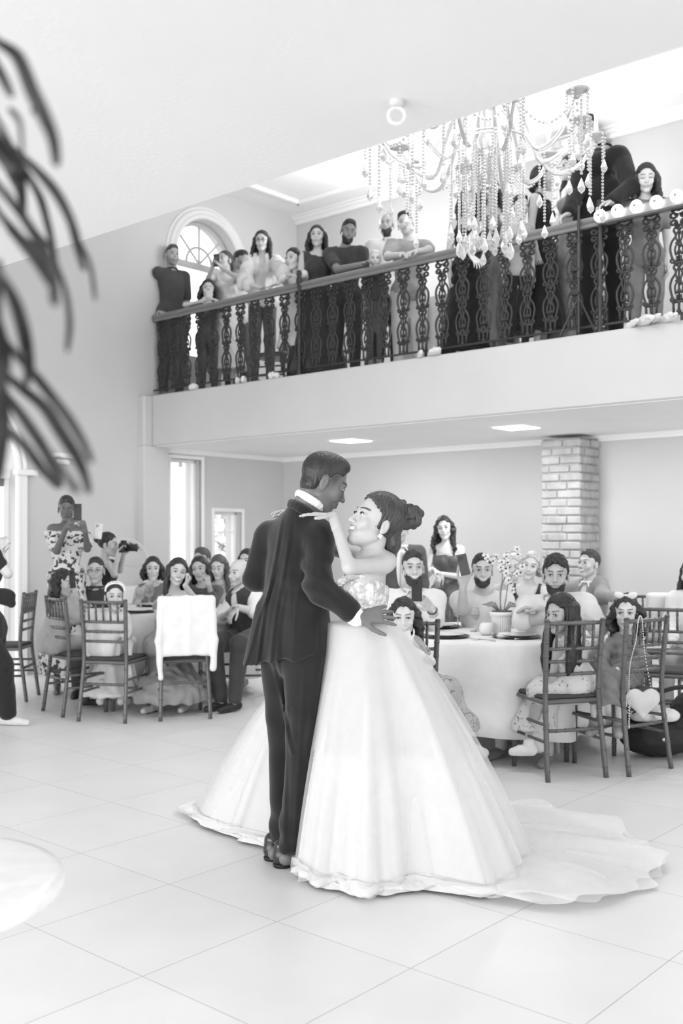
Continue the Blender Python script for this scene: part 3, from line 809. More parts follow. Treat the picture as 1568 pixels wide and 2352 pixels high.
    v, f = S.mesh(h); parts = [(v, f, skin)]
    for (s, hd, hn, A) in hands:
        H = Sdf(); H.rc(J['el', s].lerp(J['wr', s], .75), J['wr', s], .0295*ar, .0265*ar, k=.01, mode='u')
        hand_ops(H, J['wr', s], hd, hn, A.get('th', s), L=.180*(1 if sex == 'm' else .92 if sex == 'f' else .74)*(k if sex != 'c' else 1), curl=A.get('curl', (.35, .35, .4, .45)), thumb=A.get('thumb', .6), spread=A.get('spread', .1), r=1 if sex == 'm' else .86)
        v, f = H.mesh(A.get('h', .0048)); parts.append((v, f, skin))
    nkl = (N-Hc)/hs; nkl = V(nkl.dot(HB[0]), nkl.dot(HB[1]), nkl.dot(HB[2])); nkl = V(0, -.03, -.055).lerp(nkl, .85)
    fc = dict(nk=tuple(nkl), sex=sex if sex != 'c' else 'f', smile=smile, skin=skin, h=hh, mouth_open=open_); fc.update(face)
    v, f, c = head_mesh(**fc); parts.append((xf(v, HB, Hc, hs), f, c))
    V_, Fq, Cc = eye_geo(skin, look, shut, 1.0 if sex == 'm' else 1.35, 1.12 if sex == 'c' else 1.0); off = sum(len(q) for q in V_)
    parts.append((xf(np.concatenate(V_), HB, Hc, hs), Fq, np.concatenate(Cc)))
    v, f, c = merge(parts)
    root_loc = Vector((Pv.x, Pv.y, fz)); me_v = v-np.array(tuple(root_loc))
    root = mk('person', me_v, f, SKIN, None, col=c, world=False); root.location = root_loc
    tag(root, label, 'person', group)
    add = lambda name, vf, mat, label=None: tag(mk(name, vf[0], vf[1], mat, root), label)
    # -- clothes
    def garment(T):
        kind = T.get('k', 'tee'); off = T.get('off', .012); sl = T.get('sl', .55); G = Sdf(); torso(G, off, waist=T.get('waist', 1.0 if sex == 'f' else 1.06))
        if not T.get('skirt'): G.ell(at(0, -.005, -.02), ((.165)*bw+off, .118*bw+off, .14*k+off), TB, k=.05)
        if sl > 0:
            for s in (-1, 1): arm(G, s, off+T.get('slo', .004), sl, .03, T.get('bulk', 1.05))
        if T.get('skirt'):
            q = T['skirt']; r2 = T.get('flare', .26)*k
            if pose == 'sit':
                for s in (-1, 1): G.rc(J['hip', s], J['kn', s], .098*bw+off, .088*bw+off, k=.10)
                mid = (J['kn', 1]+J['kn', -1])/2; am = (J['an', 1]+J['an', -1])/2
                G.rc(mid+F_*.0, mid.lerp(am, q), .10*k, r2*.8, k=.09)
                G.half(mid.lerp(am, q), V(0, 0, -1), .006)
            else:
                bt = Vector((Pv.x, Pv.y, Pv.z-(Pv.z-fz-.03)*q)); G.rc(Pv-up*.02, bt, .150*bw+off, r2, k=.06); G.half(bt, V(0, 0, -1), .006)
        nk = T.get('neck', 'crew')
        if nk == 'crew': G.ell(N+up*.035*k+tf*.02, (.078*k, .082*k, .055*k), TB, k=.008, mode='s')
        if nk == 'wide': G.ell(N+up*.02*k+tf*.03, (.115*k, .105*k, .075*k), TB, k=.008, mode='s')
        if nk == 'v':
            G.ell(N+up*.035*k+tf*.02, (.072*k, .080*k, .055*k), TB, k=.008, mode='s'); G.ell(N-up*.05*k+tf*.12*bw, (.034*k, .06*k, .11*k), TB, k=.008, mode='s')
        if nk == 'off': G.half(N-up*T.get('drop', .075)*k, up, .012)
        if nk == 'straps': G.ell(N+up*.0*k+tf*.06, (.100*k, .30*k, .115*k), TB, k=.01, mode='s')
        if nk in ('straps',) and sl == 0:
            for s in (-1, 1): G.ell(J['sh', s]+tr*s*.025, (.055*k, .2, .085*k), TB, k=.01, mode='s')
        if sl == 0 and nk in ('crew', 'v', 'wide'):
            for s in (-1, 1): G.ell(J['sh', s]+tr*s*.050-up*.01, (.055*k, .2, .095*k), TB, k=.01, mode='s')
        if not T.get('skirt'):
            hem = Pv-up*T.get('hem', .10)*k; G.half(hem, -up, .005)
        G.warp(folds(T.get('fold', .0032 if not T.get('skirt') else .006), T.get('wl', .13), seed+7, T.get('fv', .35)))
        if T.get('open'):
            G.ell(N.lerp(Pv, .30)+tf*.17*bw, (T['open']*.06*k, .11*bw, T.get('openh', .27)*k), TB, k=.01, mode='s')
        return G.mesh(T.get('h', h*.9))
    names = {'tee': 't_shirt', 'shirt': 'shirt', 'jacket': 'jacket', 'dress': 'dress', 'blouse': 'blouse', 'polo': 'polo_shirt', 'vest': 'waistcoat', 'gown': 'dress'}
    for T in (top or []):
        add(names[T.get('k', 'tee')], garment(T), cloth_mat(T.get('v', .6), T.get('pat')), T.get('label'))
        if T.get('collar'):
            cm = Sdf(); cc = N+up*.022*k+tf*.008
            for i in range(15):
                t0, t1 = [math.radians(-62+q*304/15+90) for q in (i, i+1)]
                mkp = lambda t: cc+tr*.066*k*math.cos(t)*-1*.98-tf*.064*k*math.sin(t)*-1*-1+up*(.012*k*(math.sin(t)*-.6))
                cm.rc(cc+tr*math.cos(t0-PI)*.064*k+tf*math.sin(t0-PI)*-.062*k*-1*-1, cc+tr*math.cos(t1-PI)*.064*k+tf*math.sin(t1-PI)*-.062*k*-1*-1, .010, k=.004)
            for s in (-1, 1): cm.rc(cc+tf*.055*k+tr*s*.030*k, cc+tf*.078*k+tr*s*.048*k-up*.035*k, .011, .006, k=.006)
            add('collar', cm.mesh(.006), cloth_mat(T.get('v', .6), T.get('pat')))
    if bot:
        G = Sdf(); o_ = bot.get('off', .008)
        G.ell(at(0, -.005, .02), (.148*bw+o_, .105*bw+o_, .115*k+o_), TB, k=.03)
        for s in (-1, 1): leg(G, s, o_, bot.get('len', 1.97), .02, bot.get('bulk', 1.22))
        G.half(Pv+up*.10*k, up, .005); G.warp(folds(.003, .14, seed, .5))
        add('trousers' if bot.get('len', 1.97) > 1.4 else 'shorts', G.mesh(h), cloth_mat(bot.get('v', .1), bot.get('pat')))
    if shoes is not None:
        for s in (-1, 1):
            G = Sdf(); an, ff = J['an', s], J['ff', s]; z0 = an.z-.085; ff = ff*(.75 if sex == 'c' else 1)
            G.rc(an-V(0, 0, .045)-ff*.035, an+ff*.07*k-V(0, 0, .052), .036, .033, k=.01); G.rc(an+ff*.07*k-V(0, 0, .052), an+ff*.150*k-V(0, 0, .062), .033, .026, k=.012)
            G.rc(an-V(0, 0, .03)-ff*.02, an-V(0, 0, .0)-ff*.015, .036, .034, k=.01); G.half((an.x, an.y, z0+.002), (0, 0, -1), .002)
            add('shoe', G.mesh(h*.8), plain('shoe_leather_%d' % round(shoes*100), shoes, .4))
    if hair:
        hd_ = dict(hair); hv = hd_.pop('v', .03); dn = V(0, 0, -1)
        dl = V(dn.dot(HB[0]), dn.dot(HB[1]), dn.dot(HB[2]))
        hm = hair_mesh(down=dl, seed=seed, **hd_)
        if hm is not None: add('hair', (xf(hm[0], HB, Hc, hs), hm[1]), hair_mat(hv))
    if glasses:
        g = MB()
        for s in (-1, 1):
            g.tube([(s*.032+.023*math.cos(t), .100, .006+.017*math.sin(t)) for t in np.linspace(0, 2*PI, 16, endpoint=False)], .0017, 5, closed=True)
            g.tube([(s*.055, .098, .010), (s*.078, .06, .010), (s*.082, -.01, .008)], .0016, 5)
        g.tube([(-.009, .102, .008), (.009, .102, .008)], .0016, 5)
        o = mk('glasses', xf(np.array(g.v), HB, Hc, hs), g.f, plain('glasses_frame', .08, .3), root)
    root['_j'] = 0; del root['_j']
    if extras: extras(root, J, HB, Hc, hs, TB, k, bw, add)
    return root, J, HB, Hc
def phone(label, c, nrm, up=(0, 0, 1), v=.05, size=(.070, .145, .009), group='phones held up by guests'):
    """nrm points from the phone's back (its cameras) outward"""
    n = Vector(nrm).normalized(); u = Vector(up); u = (u-n*u.dot(n)).normalized(); r = n.cross(u)
    M = Matrix((r, n, u)).transposed(); e = empty('phone', (0, 0, 0), 0, label, 'phone', group)
    e.location = c; e.rotation_mode = 'XYZ'; e.rotation_euler = M.to_euler()
    mt = plain('phone_case_%d' % round(v*100), v, .35)
    MB().box((0, 0, 0), (size[0], size[2], size[1]), None, .004).build('case', mt, e)
    MB().box((0, -size[2]*.6, 0), (size[0]*.92, .002, size[1]*.95), None, .001).build('screen', plain('phone_screen', .03, .1), e)
    MB().box((size[0]*.24, size[2]*.6, size[1]*.33), (.032, .004, .040), None, .0015).build('camera_bump', mt, e)
    for (x, z) in ((.017, .026), (.017, .010), (.002, .018)):
        MB().lathe([(.0055, 0), (.0055, .0025), (.004, .003)], (x+size[0]*.02, size[2]*.6+.002, z+size[1]*.2), 10, Matrix.Rotation(-PI/2, 3, 'X')).build('camera_lens', plain('lens', .02, .08), e)
    return e
# ---------------------------------------------------------------- gallery railing
def atA(u, v, a):                                        # photo pixel on the vertical plane a = const
    d = a/((u-784)/FPX*EA.x+EA.y); return P(u, v, d)
IRON = plain('cast_iron', .035, .45, .2, .5, bmp=.003, scale=60); RAILM = plain('handrail_paint', .22, .4, 0, .5)
def spiral(cx, cz, r, a0, turns, n=14):
    return [(cx+r*(1-.62*t)*math.cos(a0+turns*2*PI*t), 0, cz+r*(1-.62*t)*math.sin(a0+turns*2*PI*t)) for t in [i/n for i in range(n+1)]]
def baluster_mesh():
    m = MB(); R = .0092; H = .78
    def both(pts, r=R):
        for s in (-1, 1): m.tube([(p[0]*s, p[1], p[2]) for p in pts], r, 6, flat=1.3)
    both(spiral(.036, .735, .027, PI*.9, 1.15)); both(spiral(.036, .675, .024, PI*1.1, -1.1))
    both([(.0, 0, .765), (.02, 0, .772), (.05, 0, .765)])
    for (z0, z1) in ((.375, .650), (.085, .375)):        # two lyres
        L = z1-z0
        both(spline([(.018, 0, z1), (.034, 0, z1-.03), (.020, 0, z1-.07), (.048, 0, z1-L*.42), (.057, 0, z1-L*.62), (.040, 0, z0+.03), (.016, 0, z0+.012), (.012, 0, z0+.05)], 4), R*.9)
        both(spline([(.0, 0, z1-.035), (.022, 0, z1-.075), (.010, 0, z1-L*.45), (.026, 0, z1-L*.60), (.020, 0, z0+.06), (.004, 0, z0+.09)], 4), R*.75)
        both(spiral(.040, z0+.018, .018, PI*.5, -1.1, 10), R*.8)
        m.tube([(0, 0, z1+.01), (0, 0, z0)], R*.8, 6)
        m.box((0, 0, z1-.02), (.030, .016, .030), Matrix.Rotation(PI/4, 3, 'Y')); m.box((0, 0, (z0+z1)/2), (.024, .014, .05), Matrix.Rotation(PI/4, 3, 'Y'))
    m.box((0, 0, .375), (.075, .018, .022), None, .006); m.box((0, 0, .655), (.060, .018, .018), None, .006)
    both([(.045, 0, .10), (.036, 0, .07), (.034, 0, .0)], R*.9); m.tube([(0, 0, .10), (0, 0, .0)], R, 6)
    m.box((0, 0, .085), (.075, .016, .022), None, .006); m.box((0, 0, .012), (.028, .018, .024), None, .004)
    return m
rail = empty('railing', RM(AF+.10, 6.0, ZG), math.radians(49), 'ornate black cast iron railing along the gallery edge', 'railing')
RB0, RB1 = BR+.2, BL-.02; L0, L1 = RB0-6.0, RB1-6.0
MB().box((0, (L0+L1)/2, .905), (.085, L1-L0, .045), None, .016).box((0, (L0+L1)/2, .868), (.045, L1-L0, .035), None, .006).build('handrail', RAILM, rail, smooth=False)
MB().box((0, (L0+L1)/2, .072), (.022, L1-L0, .014)).build('bottom_rail', IRON, rail)
bm0 = baluster_mesh().build('baluster', IRON, rail, smooth=True); bm0.rotation_euler = (0, 0, PI/2); bm0.location = (0, 9.10-6.0, .078); bm0.scale = (1.18, 1, 1)
PB = [8.98-.0, 6.90, 3.83, 1.0]
b_ = 9.10-.215
while b_ > 1.6:
    c = bm0.copy(); COL.objects.link(c); c.location = (0, b_-6.0, .078); b_ -= .215
for pb in (6.93, 3.70, .5):
    q = MB().lathe([(.030, 0), (.030, .02), (.018, .05), (.016, .30), (.028, .34), (.016, .38), (.016, .60), (.027, .64), (.016, .68), (.016, .88), (.030, .92), (.030, .96), (.018, .98), (.028, 1.01), (.022, 1.04), (.0, 1.05)], (-.035, pb-6.0, 0), 14)
    q.build('post', IRON, rail, smooth=True)
for pb in (8.6, 7.9, 7.3, 6.1, 5.4, 4.7, 3.05): MB().box((0, pb-6.0, .035), (.022, .03, .07)).build('rail_foot', IRON, rail)
# row of round bulbs clamped on the handrail
lb = empty('light_bar', RM(AF-.04, 3.1, 3.86), math.radians(49), 'dark bar with five lit round bulbs clamped to the gallery handrail', 'light')
MB().box((0, 0, 0), (.05, 1.15, .085), None, .012).build('housing', plain('bar_dark', .16, .4), lb, False)
BULB = emis('bulb_glow', .9, 6.0)
for (u, v) in ((1378, 496), (1418, 484), (1461, 474), (1507, 464), (1554, 450)):
    p = atA(u, v, AF-.085); q = mw(lb).inverted() @ p
    RX = Matrix.Rotation(-PI/2, 3, 'Y')
    o = MB().lathe([(.046, 0), (.046, .012), (.038, .026), (.016, .032), (.0, .033)], q, 20, RX).build('bulb', BULB, lb, smooth=True)
    MB().lathe([(.013, .030), (.011, .040), (.0, .041)], q, 14, RX).build('bulb_centre', plain('bulb_core', .25, .4), o)
# lighting stand in front of the gallery post
st = empty('lighting_stand', RM(AF+.02, 3.86, ZG), math.radians(49), 'black tripod lighting stand behind the bar of bulbs', 'stand')
MB().tube([(0, 0, .02), (0, 0, 1.02)], .013, 8).tube([(0, 0, .45), (0, 0, .75)], .020, 8).build('pole', IRON, st)
for z in (.33, .52, .74): MB().box((0, .025, z), (.05, .07, .03), None, .006).build('clamp', IRON, st)
for a in (0.4, 2.2, 4.4): MB().tube([(0, 0, .30), (math.cos(a)*.10, math.sin(a)*.16, .012)], .009, 6).build('leg', IRON, st)
MB().tube(spline([(-.02, .0, .75), (-.05, .10, .60), (-.02, .06, .45), (-.04, .12, .38)], 6), .004, 5).build('cable', IRON, st)
# bits of paper and folded cloth left on the gallery edge
def crumple(name, p, size, v, label, cat, seed=1, rz=0.8, group=None):
    rnd = random.Random(seed); S = Sdf(); c = Vector(p)
    for i in range(7):
        q = c+Matrix.Rotation(rz, 3, 'Z') @ V(rnd.uniform(-.4, .4)*size[0], rnd.uniform(-.4, .4)*size[1], size[2]*rnd.uniform(.35, .65))
        S.ell(q, (size[0]*.3, size[1]*.4, size[2]*.5), k=.02)
    S.warp(folds(.004, .05, seed, 1)); S.half((c.x, c.y, c.z+.001), (0, 0, -1), .001)
    v_, f_ = S.mesh(max(.004, min(size)*.12)); o = mk(name, v_-np.array(tuple(c)), f_, cloth_mat(v), None, world=False); o.location = c
    return tag(o, label, cat, group)
for i, (b, w_, l) in enumerate(((8.45, .16, 'crumpled white napkin on the gallery ledge near its far end'), (7.75, .22, 'patterned pale cloth on the gallery ledge under the phone-raising woman'), (7.25, .15, 'folded white paper poking over the gallery ledge'), (5.35, .34, 'long white cloth heaped on the gallery ledge left of the sandalled feet'), (3.3, .5, 'white cloth heaped along the gallery ledge beneath the bulbs'))):
    crumple('napkin' if i != 2 else 'paper', RM(AF+.035, b, ZG), (.055, w_, .06), .75, l, 'napkin' if i != 2 else 'paper', i+3, math.radians(49))
# ---------------------------------------------------------------- chiavari chairs
WOOD = plain('chair_lacquer', .105, .32, 0, .5, .12, 8)
def chair_proto():
    r = empty('chiavari_chair', (0, 0, 0)); N = .0125
    def bamboo(pts, rad, nodes_):
        m = MB(); m.tube(pts, rad, 10)
        for z in nodes_:
            for i in range(len(pts)-1):
                a, b = Vector(pts[i]), Vector(pts[i+1])
                if (a.z-z)*(b.z-z) <= 0 and abs(a.z-b.z) > 1e-4:
                    c = a.lerp(b, (z-a.z)/(b.z-a.z)); t = (b-a).normalized(); rr = (rad if not isinstance(rad, list) else rad[i])
                    m.tube([c-t*.006, c, c+t*.006], [rr, rr+.0030, rr], 10); break
        return m
    for s in (-1, 1):
        pts = spline([(s*.192, -.245, 0), (s*.185, -.215, .22), (s*.176, -.188, .44), (s*.176, -.192, .62), (s*.184, -.222, .925)], 4)
        bamboo(pts, .0155, (.06, .16, .30, .40, .52, .64, .72, .80, .885)).build('leg', WOOD, r, smooth=True)
        MB().tube([(s*.184, -.222, .925), (s*.184, -.222, .936)], [.018, .012], 10).build('finial', WOOD, r, smooth=True)
        bamboo([(s*.182, .190, 0), (s*.182, .185, .44)], .0155, (.08, .22, .36)).build('leg', WOOD, r, smooth=True)
    MB().box((0, 0, .448), (.385, .390, .028), None, .010).build('seat', WOOD, r)
    MB().box((0, .0, .470), (.36, .36, .026), None, .012).build('seat_cushion', plain('cushion_dark', .06, .8), r)
    rod = lambda a, b, rad=.0105, nn=(.25, .5, .75): (lambda m: [m.tube([a, b], rad, 8)]+[m.tube([Vector(a).lerp(Vector(b), t)-Vector((.006, 0, 0)), Vector(a).lerp(Vector(b), t), Vector(a).lerp(Vector(b), t)+Vector((.006, 0, 0))], [rad, rad+.0025, rad], 8) for t in nn] and m)(MB())
    def rail_(z, y, name, rad=.0105):
        m = MB(); m.tube([(-.18, y, z), (-.09, y-.006, z), (0, y-.009, z), (.09, y-.006, z), (.18, y, z)], rad, 8)
        for x in (-.12, -.06, 0, .06, .12): m.tube([(x-.006, y-.007, z), (x, y-.007, z), (x+.006, y-.007, z)], [rad, rad+.003, rad], 8)
        m.build(name, WOOD, r, smooth=True)
    rail_(.910, -.220, 'top_rail', .0125); rail_(.760, -.205, 'back_rail'); rail_(.685, -.197, 'back_rail'); rail_(.610, -.191, 'back_rail')
    for x in (-.120, -.06, 0, .06, .120):
        bamboo([(x, -.213, .76), (x, -.227, .91)], .0080, (.80, .84, .875)).build('spindle', WOOD, r, smooth=True)
    rail_(.285, -.205, 'stretcher')
    MB().tube([(-.18, .187, .20), (.18, .187, .20)], .010, 8).build('stretcher', WOOD, r, smooth=True)
    for s in (-1, 1):
        for z in (.22, .32): MB().tube([(s*.184, -.215, z), (s*.182, .187, z)], .010, 8).build('stretcher', WOOD, r, smooth=True)
    return r
CH = chair_proto(); _first = [True]
def chair(fl, fr, label, towards=1, rot=None, group='chiavari chairs around the tables'):
    """fl, fr: photo pixels of the two back feet; towards=1 when the seat lies beyond them"""
    a, b = FL(*fl), FL(*fr); mid = (a+b)/2; d = (b-a).normalized(); fw = V(-d.y, d.x, 0)*towards
    return chair_xy(mid+fw*.245, math.atan2(-fw.x, fw.y) if rot is None else rot, label, group)
def chair_xy(p, rz, label, group='chiavari chairs around the tables'):
    p = V(p.x, p.y, 0)
    if _first[0]:
        _first[0] = False; CH.location = p; CH.rotation_euler = (0, 0, rz); tag(CH, label, 'chair', group); return CH
    c = copy_tree(CH, p, rz, label=label); return tag(c, label, 'chair', group)
# ---------------------------------------------------------------- tables
def cloth_table(c, r, seed, label, tlabel, hem=.17, drop=.0):
    e = empty('round_table', (c.x, c.y, 0), .3, tlabel, 'table', 'round guest tables')
    MB().lathe([(0, .72), (r-.01, .72), (r, .73), (r, .742), (r-.01, .75), (0, .75)], n=48).build('tabletop', plain('table_ply', .35, .6), e)
    for k in range(4):
        a = k*PI/2+.5; MB().tube([(math.cos(a)*r*.62, math.sin(a)*r*.62, .72), (math.cos(a)*r*.70, math.sin(a)*r*.70, .0)], .016, 8).build('leg', plain('table_leg_pale', .55, .4), e, smooth=True)
    rnd = random.Random(seed); ph = [rnd.uniform(0, 6) for _ in range(5)]; nt = 180; vs = []; fs = []
    prof = [(0, 0)]+[(r*t, 0) for t in (.3, .6, .85, .97)]+[('e', t) for t in (0, .03, .08, .16, .28, .42, .56, .70, .85, 1)]
    for i, q in enumerate(prof[1:]):
        for j in range(nt):
            th = 2*PI*j/nt
            if q[0] != 'e': vs.append((math.cos(th)*q[0], math.sin(th)*q[0], .757)); continue
            t = q[1]; w_ = math.sin(9*th+ph[0]+.8*math.sin(2*th+ph[1]))*.6+math.sin(14*th+ph[2])*.25+math.sin(5*th+ph[3])*.3
            rr = r+.010+.012*min(1, t*12)+t*(.02+.060*w_)-.02*t; z = .757-.006*min(1, t*20)-(.757-hem)*t+.02*t*math.sin(4*th+ph[4])
            vs.append((math.cos(th)*rr, math.sin(th)*rr, z))
    m = len(prof)-1; n0 = len(vs); vs.append((0, 0, .757))
    for j in range(nt): fs.append((n0, j, (j+1) % nt))
    for i in range(m-1):
        for j in range(nt): fs.append((i*nt+j, (i+1)*nt+j, (i+1)*nt+(j+1) % nt, i*nt+(j+1) % nt))
    o = mk('tablecloth', vs, fs, cloth_mat(.84), None, world=False); o.location = (c.x, c.y, 0); o.rotation_euler = (0, 0, .3)
    md = o.modifiers.new('thickness', 'SOLIDIFY'); md.thickness = .003; md.offset = 1
    tag(o, label, 'tablecloth', 'white round tablecloths'); return e
TR = V((1128-784)/FPX*7.02, 7.02, 0); TL = V((398-784)/FPX*9.35, 9.35, 0)
cloth_table(TR, .76, 3, 'white tablecloth hanging in folds over the table with the orchid pot', 'round table with pale legs under the white cloth beneath the orchid pot')
cloth_table(TL, .76, 8, 'white tablecloth on the round table behind the chair with draped shawl', 'round table at the left wall behind the tiara girl')
TZ = .762
CHINA = plain('white_china', .82, .15, 0, .5); DARKP = plain('dark_charger', .05, .25, 0, .5); STEEL = plain('cutlery_steel', .55, .2, .9)
def clear_mat(name, v=.9, tr=.85):
    m, nt, b = nodes(name, v, .03, 0, .5); b.inputs['Transmission Weight'].default_value = tr; b.inputs['IOR'].default_value = 1.35
    b.inputs['Alpha'].default_value = .55; return m
CLEAR = clear_mat('goblet_glass'); WATER = clear_mat('water', .8, .6)
def setting(u, v, label, z=TZ, big=1.0, group='place settings on the tables'):
    p = FL(u, v, z); e = empty('place_setting', p, 0, label, 'place setting', group)
    MB().lathe([(.10, 0), (.158, .010), (.160, .013), (.155, .013), (.10, .005), (0, .005)], n=36).build('charger', DARKP, e, smooth=True)
    MB().lathe([(.08, .006), (.128, .022), (.130, .024), (.126, .024), (.08, .012), (0, .011)], n=36).build('plate', CHINA, e, smooth=True)
    return e
def goblet(u, v, label, h=.17, z=TZ, group='stemmed glasses on the tables', fill=.45):
    p = FL(u, v, z); k = h/.17; e = empty('goblet', p, 0, label, 'glass', group)
    MB().lathe([(a*k, b*k) for a, b in ((.0, 0), (.034, .001), (.030, .005), (.006, .010), (.0045, .05), (.006, .068), (.026, .082), (.036, .105), (.037, .13), (.031, .17), (.029, .17), (.034, .13), (.033, .106), (.022, .086), (0, .077))], n=20).build('bowl', CLEAR, e, smooth=True)
    if fill: MB().lathe([(a*k, b*k) for a, b in ((0, .079), (.022, .088), (.032, .107), (.0325, .12), (0, .12))], n=20).build('drink', WATER, e, smooth=True)
    return e
def fork(u, v, rz, label, z=TZ):
    p = FL(u, v, z+.003); e = empty('fork', p, rz, label, 'cutlery', 'cutlery on the orchid table')
    m = MB().tube([(-.09, 0, .002), (-.02, 0, .004), (.04, 0, .003)], [.006, .003, .003], 6, flat=.5)
    m.build('fork_handle', STEEL, e, smooth=True)
    t = MB().box((.055, 0, .002), (.03, .020, .002))
    for y in (-.008, -.0027, .0027, .008): t.tube([(.07, y, .002), (.105, y, .004)], .0015, 5)
    t.build('tines', STEEL, e); return e
for (u, v, l) in ((1022, 1463, 'dark charger and white plate at the front left of the orchid table'), (1186, 1464, 'dark charger and white plate at the front of the orchid table beside the folded napkin'),
                  (1006, 1441, 'dark charger and plate before the man photographing with a dark phone'), (1232, 1438, 'dark charger and plate before the heavy bearded man'), (1105, 1424, 'dark charger and plate before the man in the white t-shirt')):
    setting(u, v, l)
for (u, v, h, l) in ((1200, 1448, .175, 'stemmed goblet beside the heavy bearded man, alone on the table edge'), (1051, 1440, .175, 'stemmed goblet in front of the wristwatch arm'), (1090, 1450, .165, 'wide goblet half hidden by the folded menu near the plant pot'), (1114, 1428, .150, 'goblet farthest back, close to the plant pot'), (1073, 1424, .15, 'goblet behind the two front goblets, before the white t-shirt')):
    goblet(u, v, l, h)
fork(1207, 1467, .5, 'steel fork on the charger beside the napkin'); fork(1110, 1470, 2.4, 'steel fork lying on the cloth between the two front plates')
fork(1220, 1446, .2, 'steel fork on the bearded man\'s plate')
e = empty('napkin', FL(1157, 1466, TZ), .3, 'folded white napkin standing by the front right plate', 'napkin', 'table napkins')
MB().box((0, 0, .012), (.09, .05, .022), None, .008).box((0, 0, .028), (.07, .04, .014), None, .006).build('fold', cloth_mat(.85), e)
e = empty('candle_holder', FL(1117, 1458, TZ), 0, 'round frosted candle holder in front of the plant pot', 'candle holder')
MB().lathe([(0, 0), (.03, .002), (.046, .02), (.050, .045), (.042, .072), (.030, .082), (.026, .08), (.038, .068), (.044, .045), (.0, .02)], n=24).build('globe', plain('frosted_glass', .85, .3, 0, .5), e, smooth=True)
MB().lathe([(0, .02), (.018, .02), (.018, .05), (0, .052)], n=12).build('candle', plain('wax', .85, .5), e)
# potted orchid
po = empty('potted_orchid', FL(1152, 1456, TZ), 0, 'flowering plant in a ribbed white pot in the centre of the table', 'potted plant')
m = MB(); nn = 56; prof = [(.052, 0), (.058, .02), (.066, .10), (.068, .125)]
for (r, z) in prof:
    for k in range(nn): a = 2*PI*k/nn; rr = r+(.0022 if k % 2 else -.0022); m.v.append((math.cos(a)*rr, math.sin(a)*rr, z))
for i in range(3):
    for k in range(nn): m.f.append((i*nn+k, i*nn+(k+1) % nn, (i+1)*nn+(k+1) % nn, (i+1)*nn+k))
m.build('pot', CHINA, po)
MB().lathe([(.066, .118), (.082, .122), (.084, .142), (.078, .150), (.070, .146), (.066, .135), (0, .130)], n=36).build('pot_rim', CHINA, po, smooth=True)
rnd = random.Random(4); m = MB()
for i in range(260):
    a = rnd.uniform(0, 2*PI); r = .064*math.sqrt(rnd.random()); c = V(math.cos(a)*r, math.sin(a)*r, .137+rnd.uniform(0, .02)); q = V(rnd.gauss(0, 1), rnd.gauss(0, 1), abs(rnd.gauss(0, .6))).normalized()
    m.tube([c-q*.010, c+q*.010], [.0035, .001], 4)
tag(m.build('moss', plain('moss_grey', .20, .9), po), kind='stuff')
GRN = plain('plant_stem', .28, .5); PET = plain('petal_pale', .72, .5); PETD = plain('petal_throat', .05, .5)
stems = [[(0, 0, .13), (-.012, .0, .26), (.004, 0, .38), (-.01, 0, .47), (-.05, .0, .52), (-.10, 0, .50)], [(.01, 0, .13), (.03, .01, .24), (.045, 0, .34), (.10, 0, .44), (.13, .02, .40)], [(-.01, .01, .13), (.0, .02, .30), (.03, 0, .42), (.02, .03, .53), (.09, 0, .55)]]
for s_ in stems:
    sp = spline(s_, 6); MB().tube(sp, [.0048-.0028*i/len(sp) for i in range(len(sp))], 6).build('stem', GRN, po, smooth=True)
    for i in range(len(sp)//2-2, len(sp), 2):
        c = sp[i]+V(rnd.uniform(-.035, .035), rnd.uniform(-.03, .03), rnd.uniform(-.03, .02)); m = MB()
        for k in range(5):
            a = k*2*PI/5+rnd.random(); Rm = Matrix.Rotation(a, 3, 'Y'); m.ball(c+Rm @ V(.014, 0, 0), (.013, .003, .009), 8, Rm)
        f = m.build('flower', PET, po, smooth=True); MB().ball(c+V(0, -.005, 0), .0055, 8).build('throat', PETD, f, smooth=True)
for a, L_ in ((-1.0, .16), (.4, .13), (2.5, .15), (3.6, .12)):
    d_ = V(math.cos(a), math.sin(a), 0); m = MB(); m.tube([d_*.01+V(0, 0, .14), d_*L_*.5+V(0, 0, .20), d_*L_+V(0, 0, .19)], [.004, .018, .002], 6, flat=.2); m.build('leaf', GRN, po, smooth=True)
# left table
for (u, v, l) in ((318, 1406, 'dark charger and white plate beside the tiara girl'), (352, 1392, 'white plate before the bob-haired woman'), (440, 1404, 'white plate beyond the shawl-draped chair')): setting(u, v, l)
for (u, v, l) in ((323, 1400, 'large goblet of water beside the tiara girl\'s plate'), (343, 1392, 'goblet before the bob-haired woman, half behind another goblet'), (428, 1398, 'goblet below the smiling woman\'s chin')): goblet(u, v, l, .20)
# ---------------------------------------------------------------- chandelier
def crystal_mat():
    m, nt, b = nodes('crystal', .86, .04, 0, .8); b.inputs['Transmission Weight'].default_value = .45; b.inputs['IOR'].default_value = 1.5; return m
CRY = crystal_mat(); GLOW = emis('flame_bulb_glow', .9, 9.0)
cc = V((1118-784)/FPX*5.55, 5.55, 0); ch = empty('chandelier', (cc.x, cc.y, 3.62), .13, 'large crystal chandelier with candle bulbs and long bead strings', 'chandelier')
MB().lathe([(.0, -.32), (.03, -.30), (.05, -.26), (.02, -.20), (.035, -.12), (.06, -.05), (.02, .02), (.03, .12), (.055, .2), (.025, .28), (.02, .5), (.04, .56), (.015, .62), (.0, .62)], n=16).build('column', CRY, ch, smooth=True)
MB().tube([(0, 0, .6), (0, 0, ZC-3.62)], .008, 6).build('chain', plain('chain_chrome', .5, .3, .8), ch)
rnd = random.Random(11)
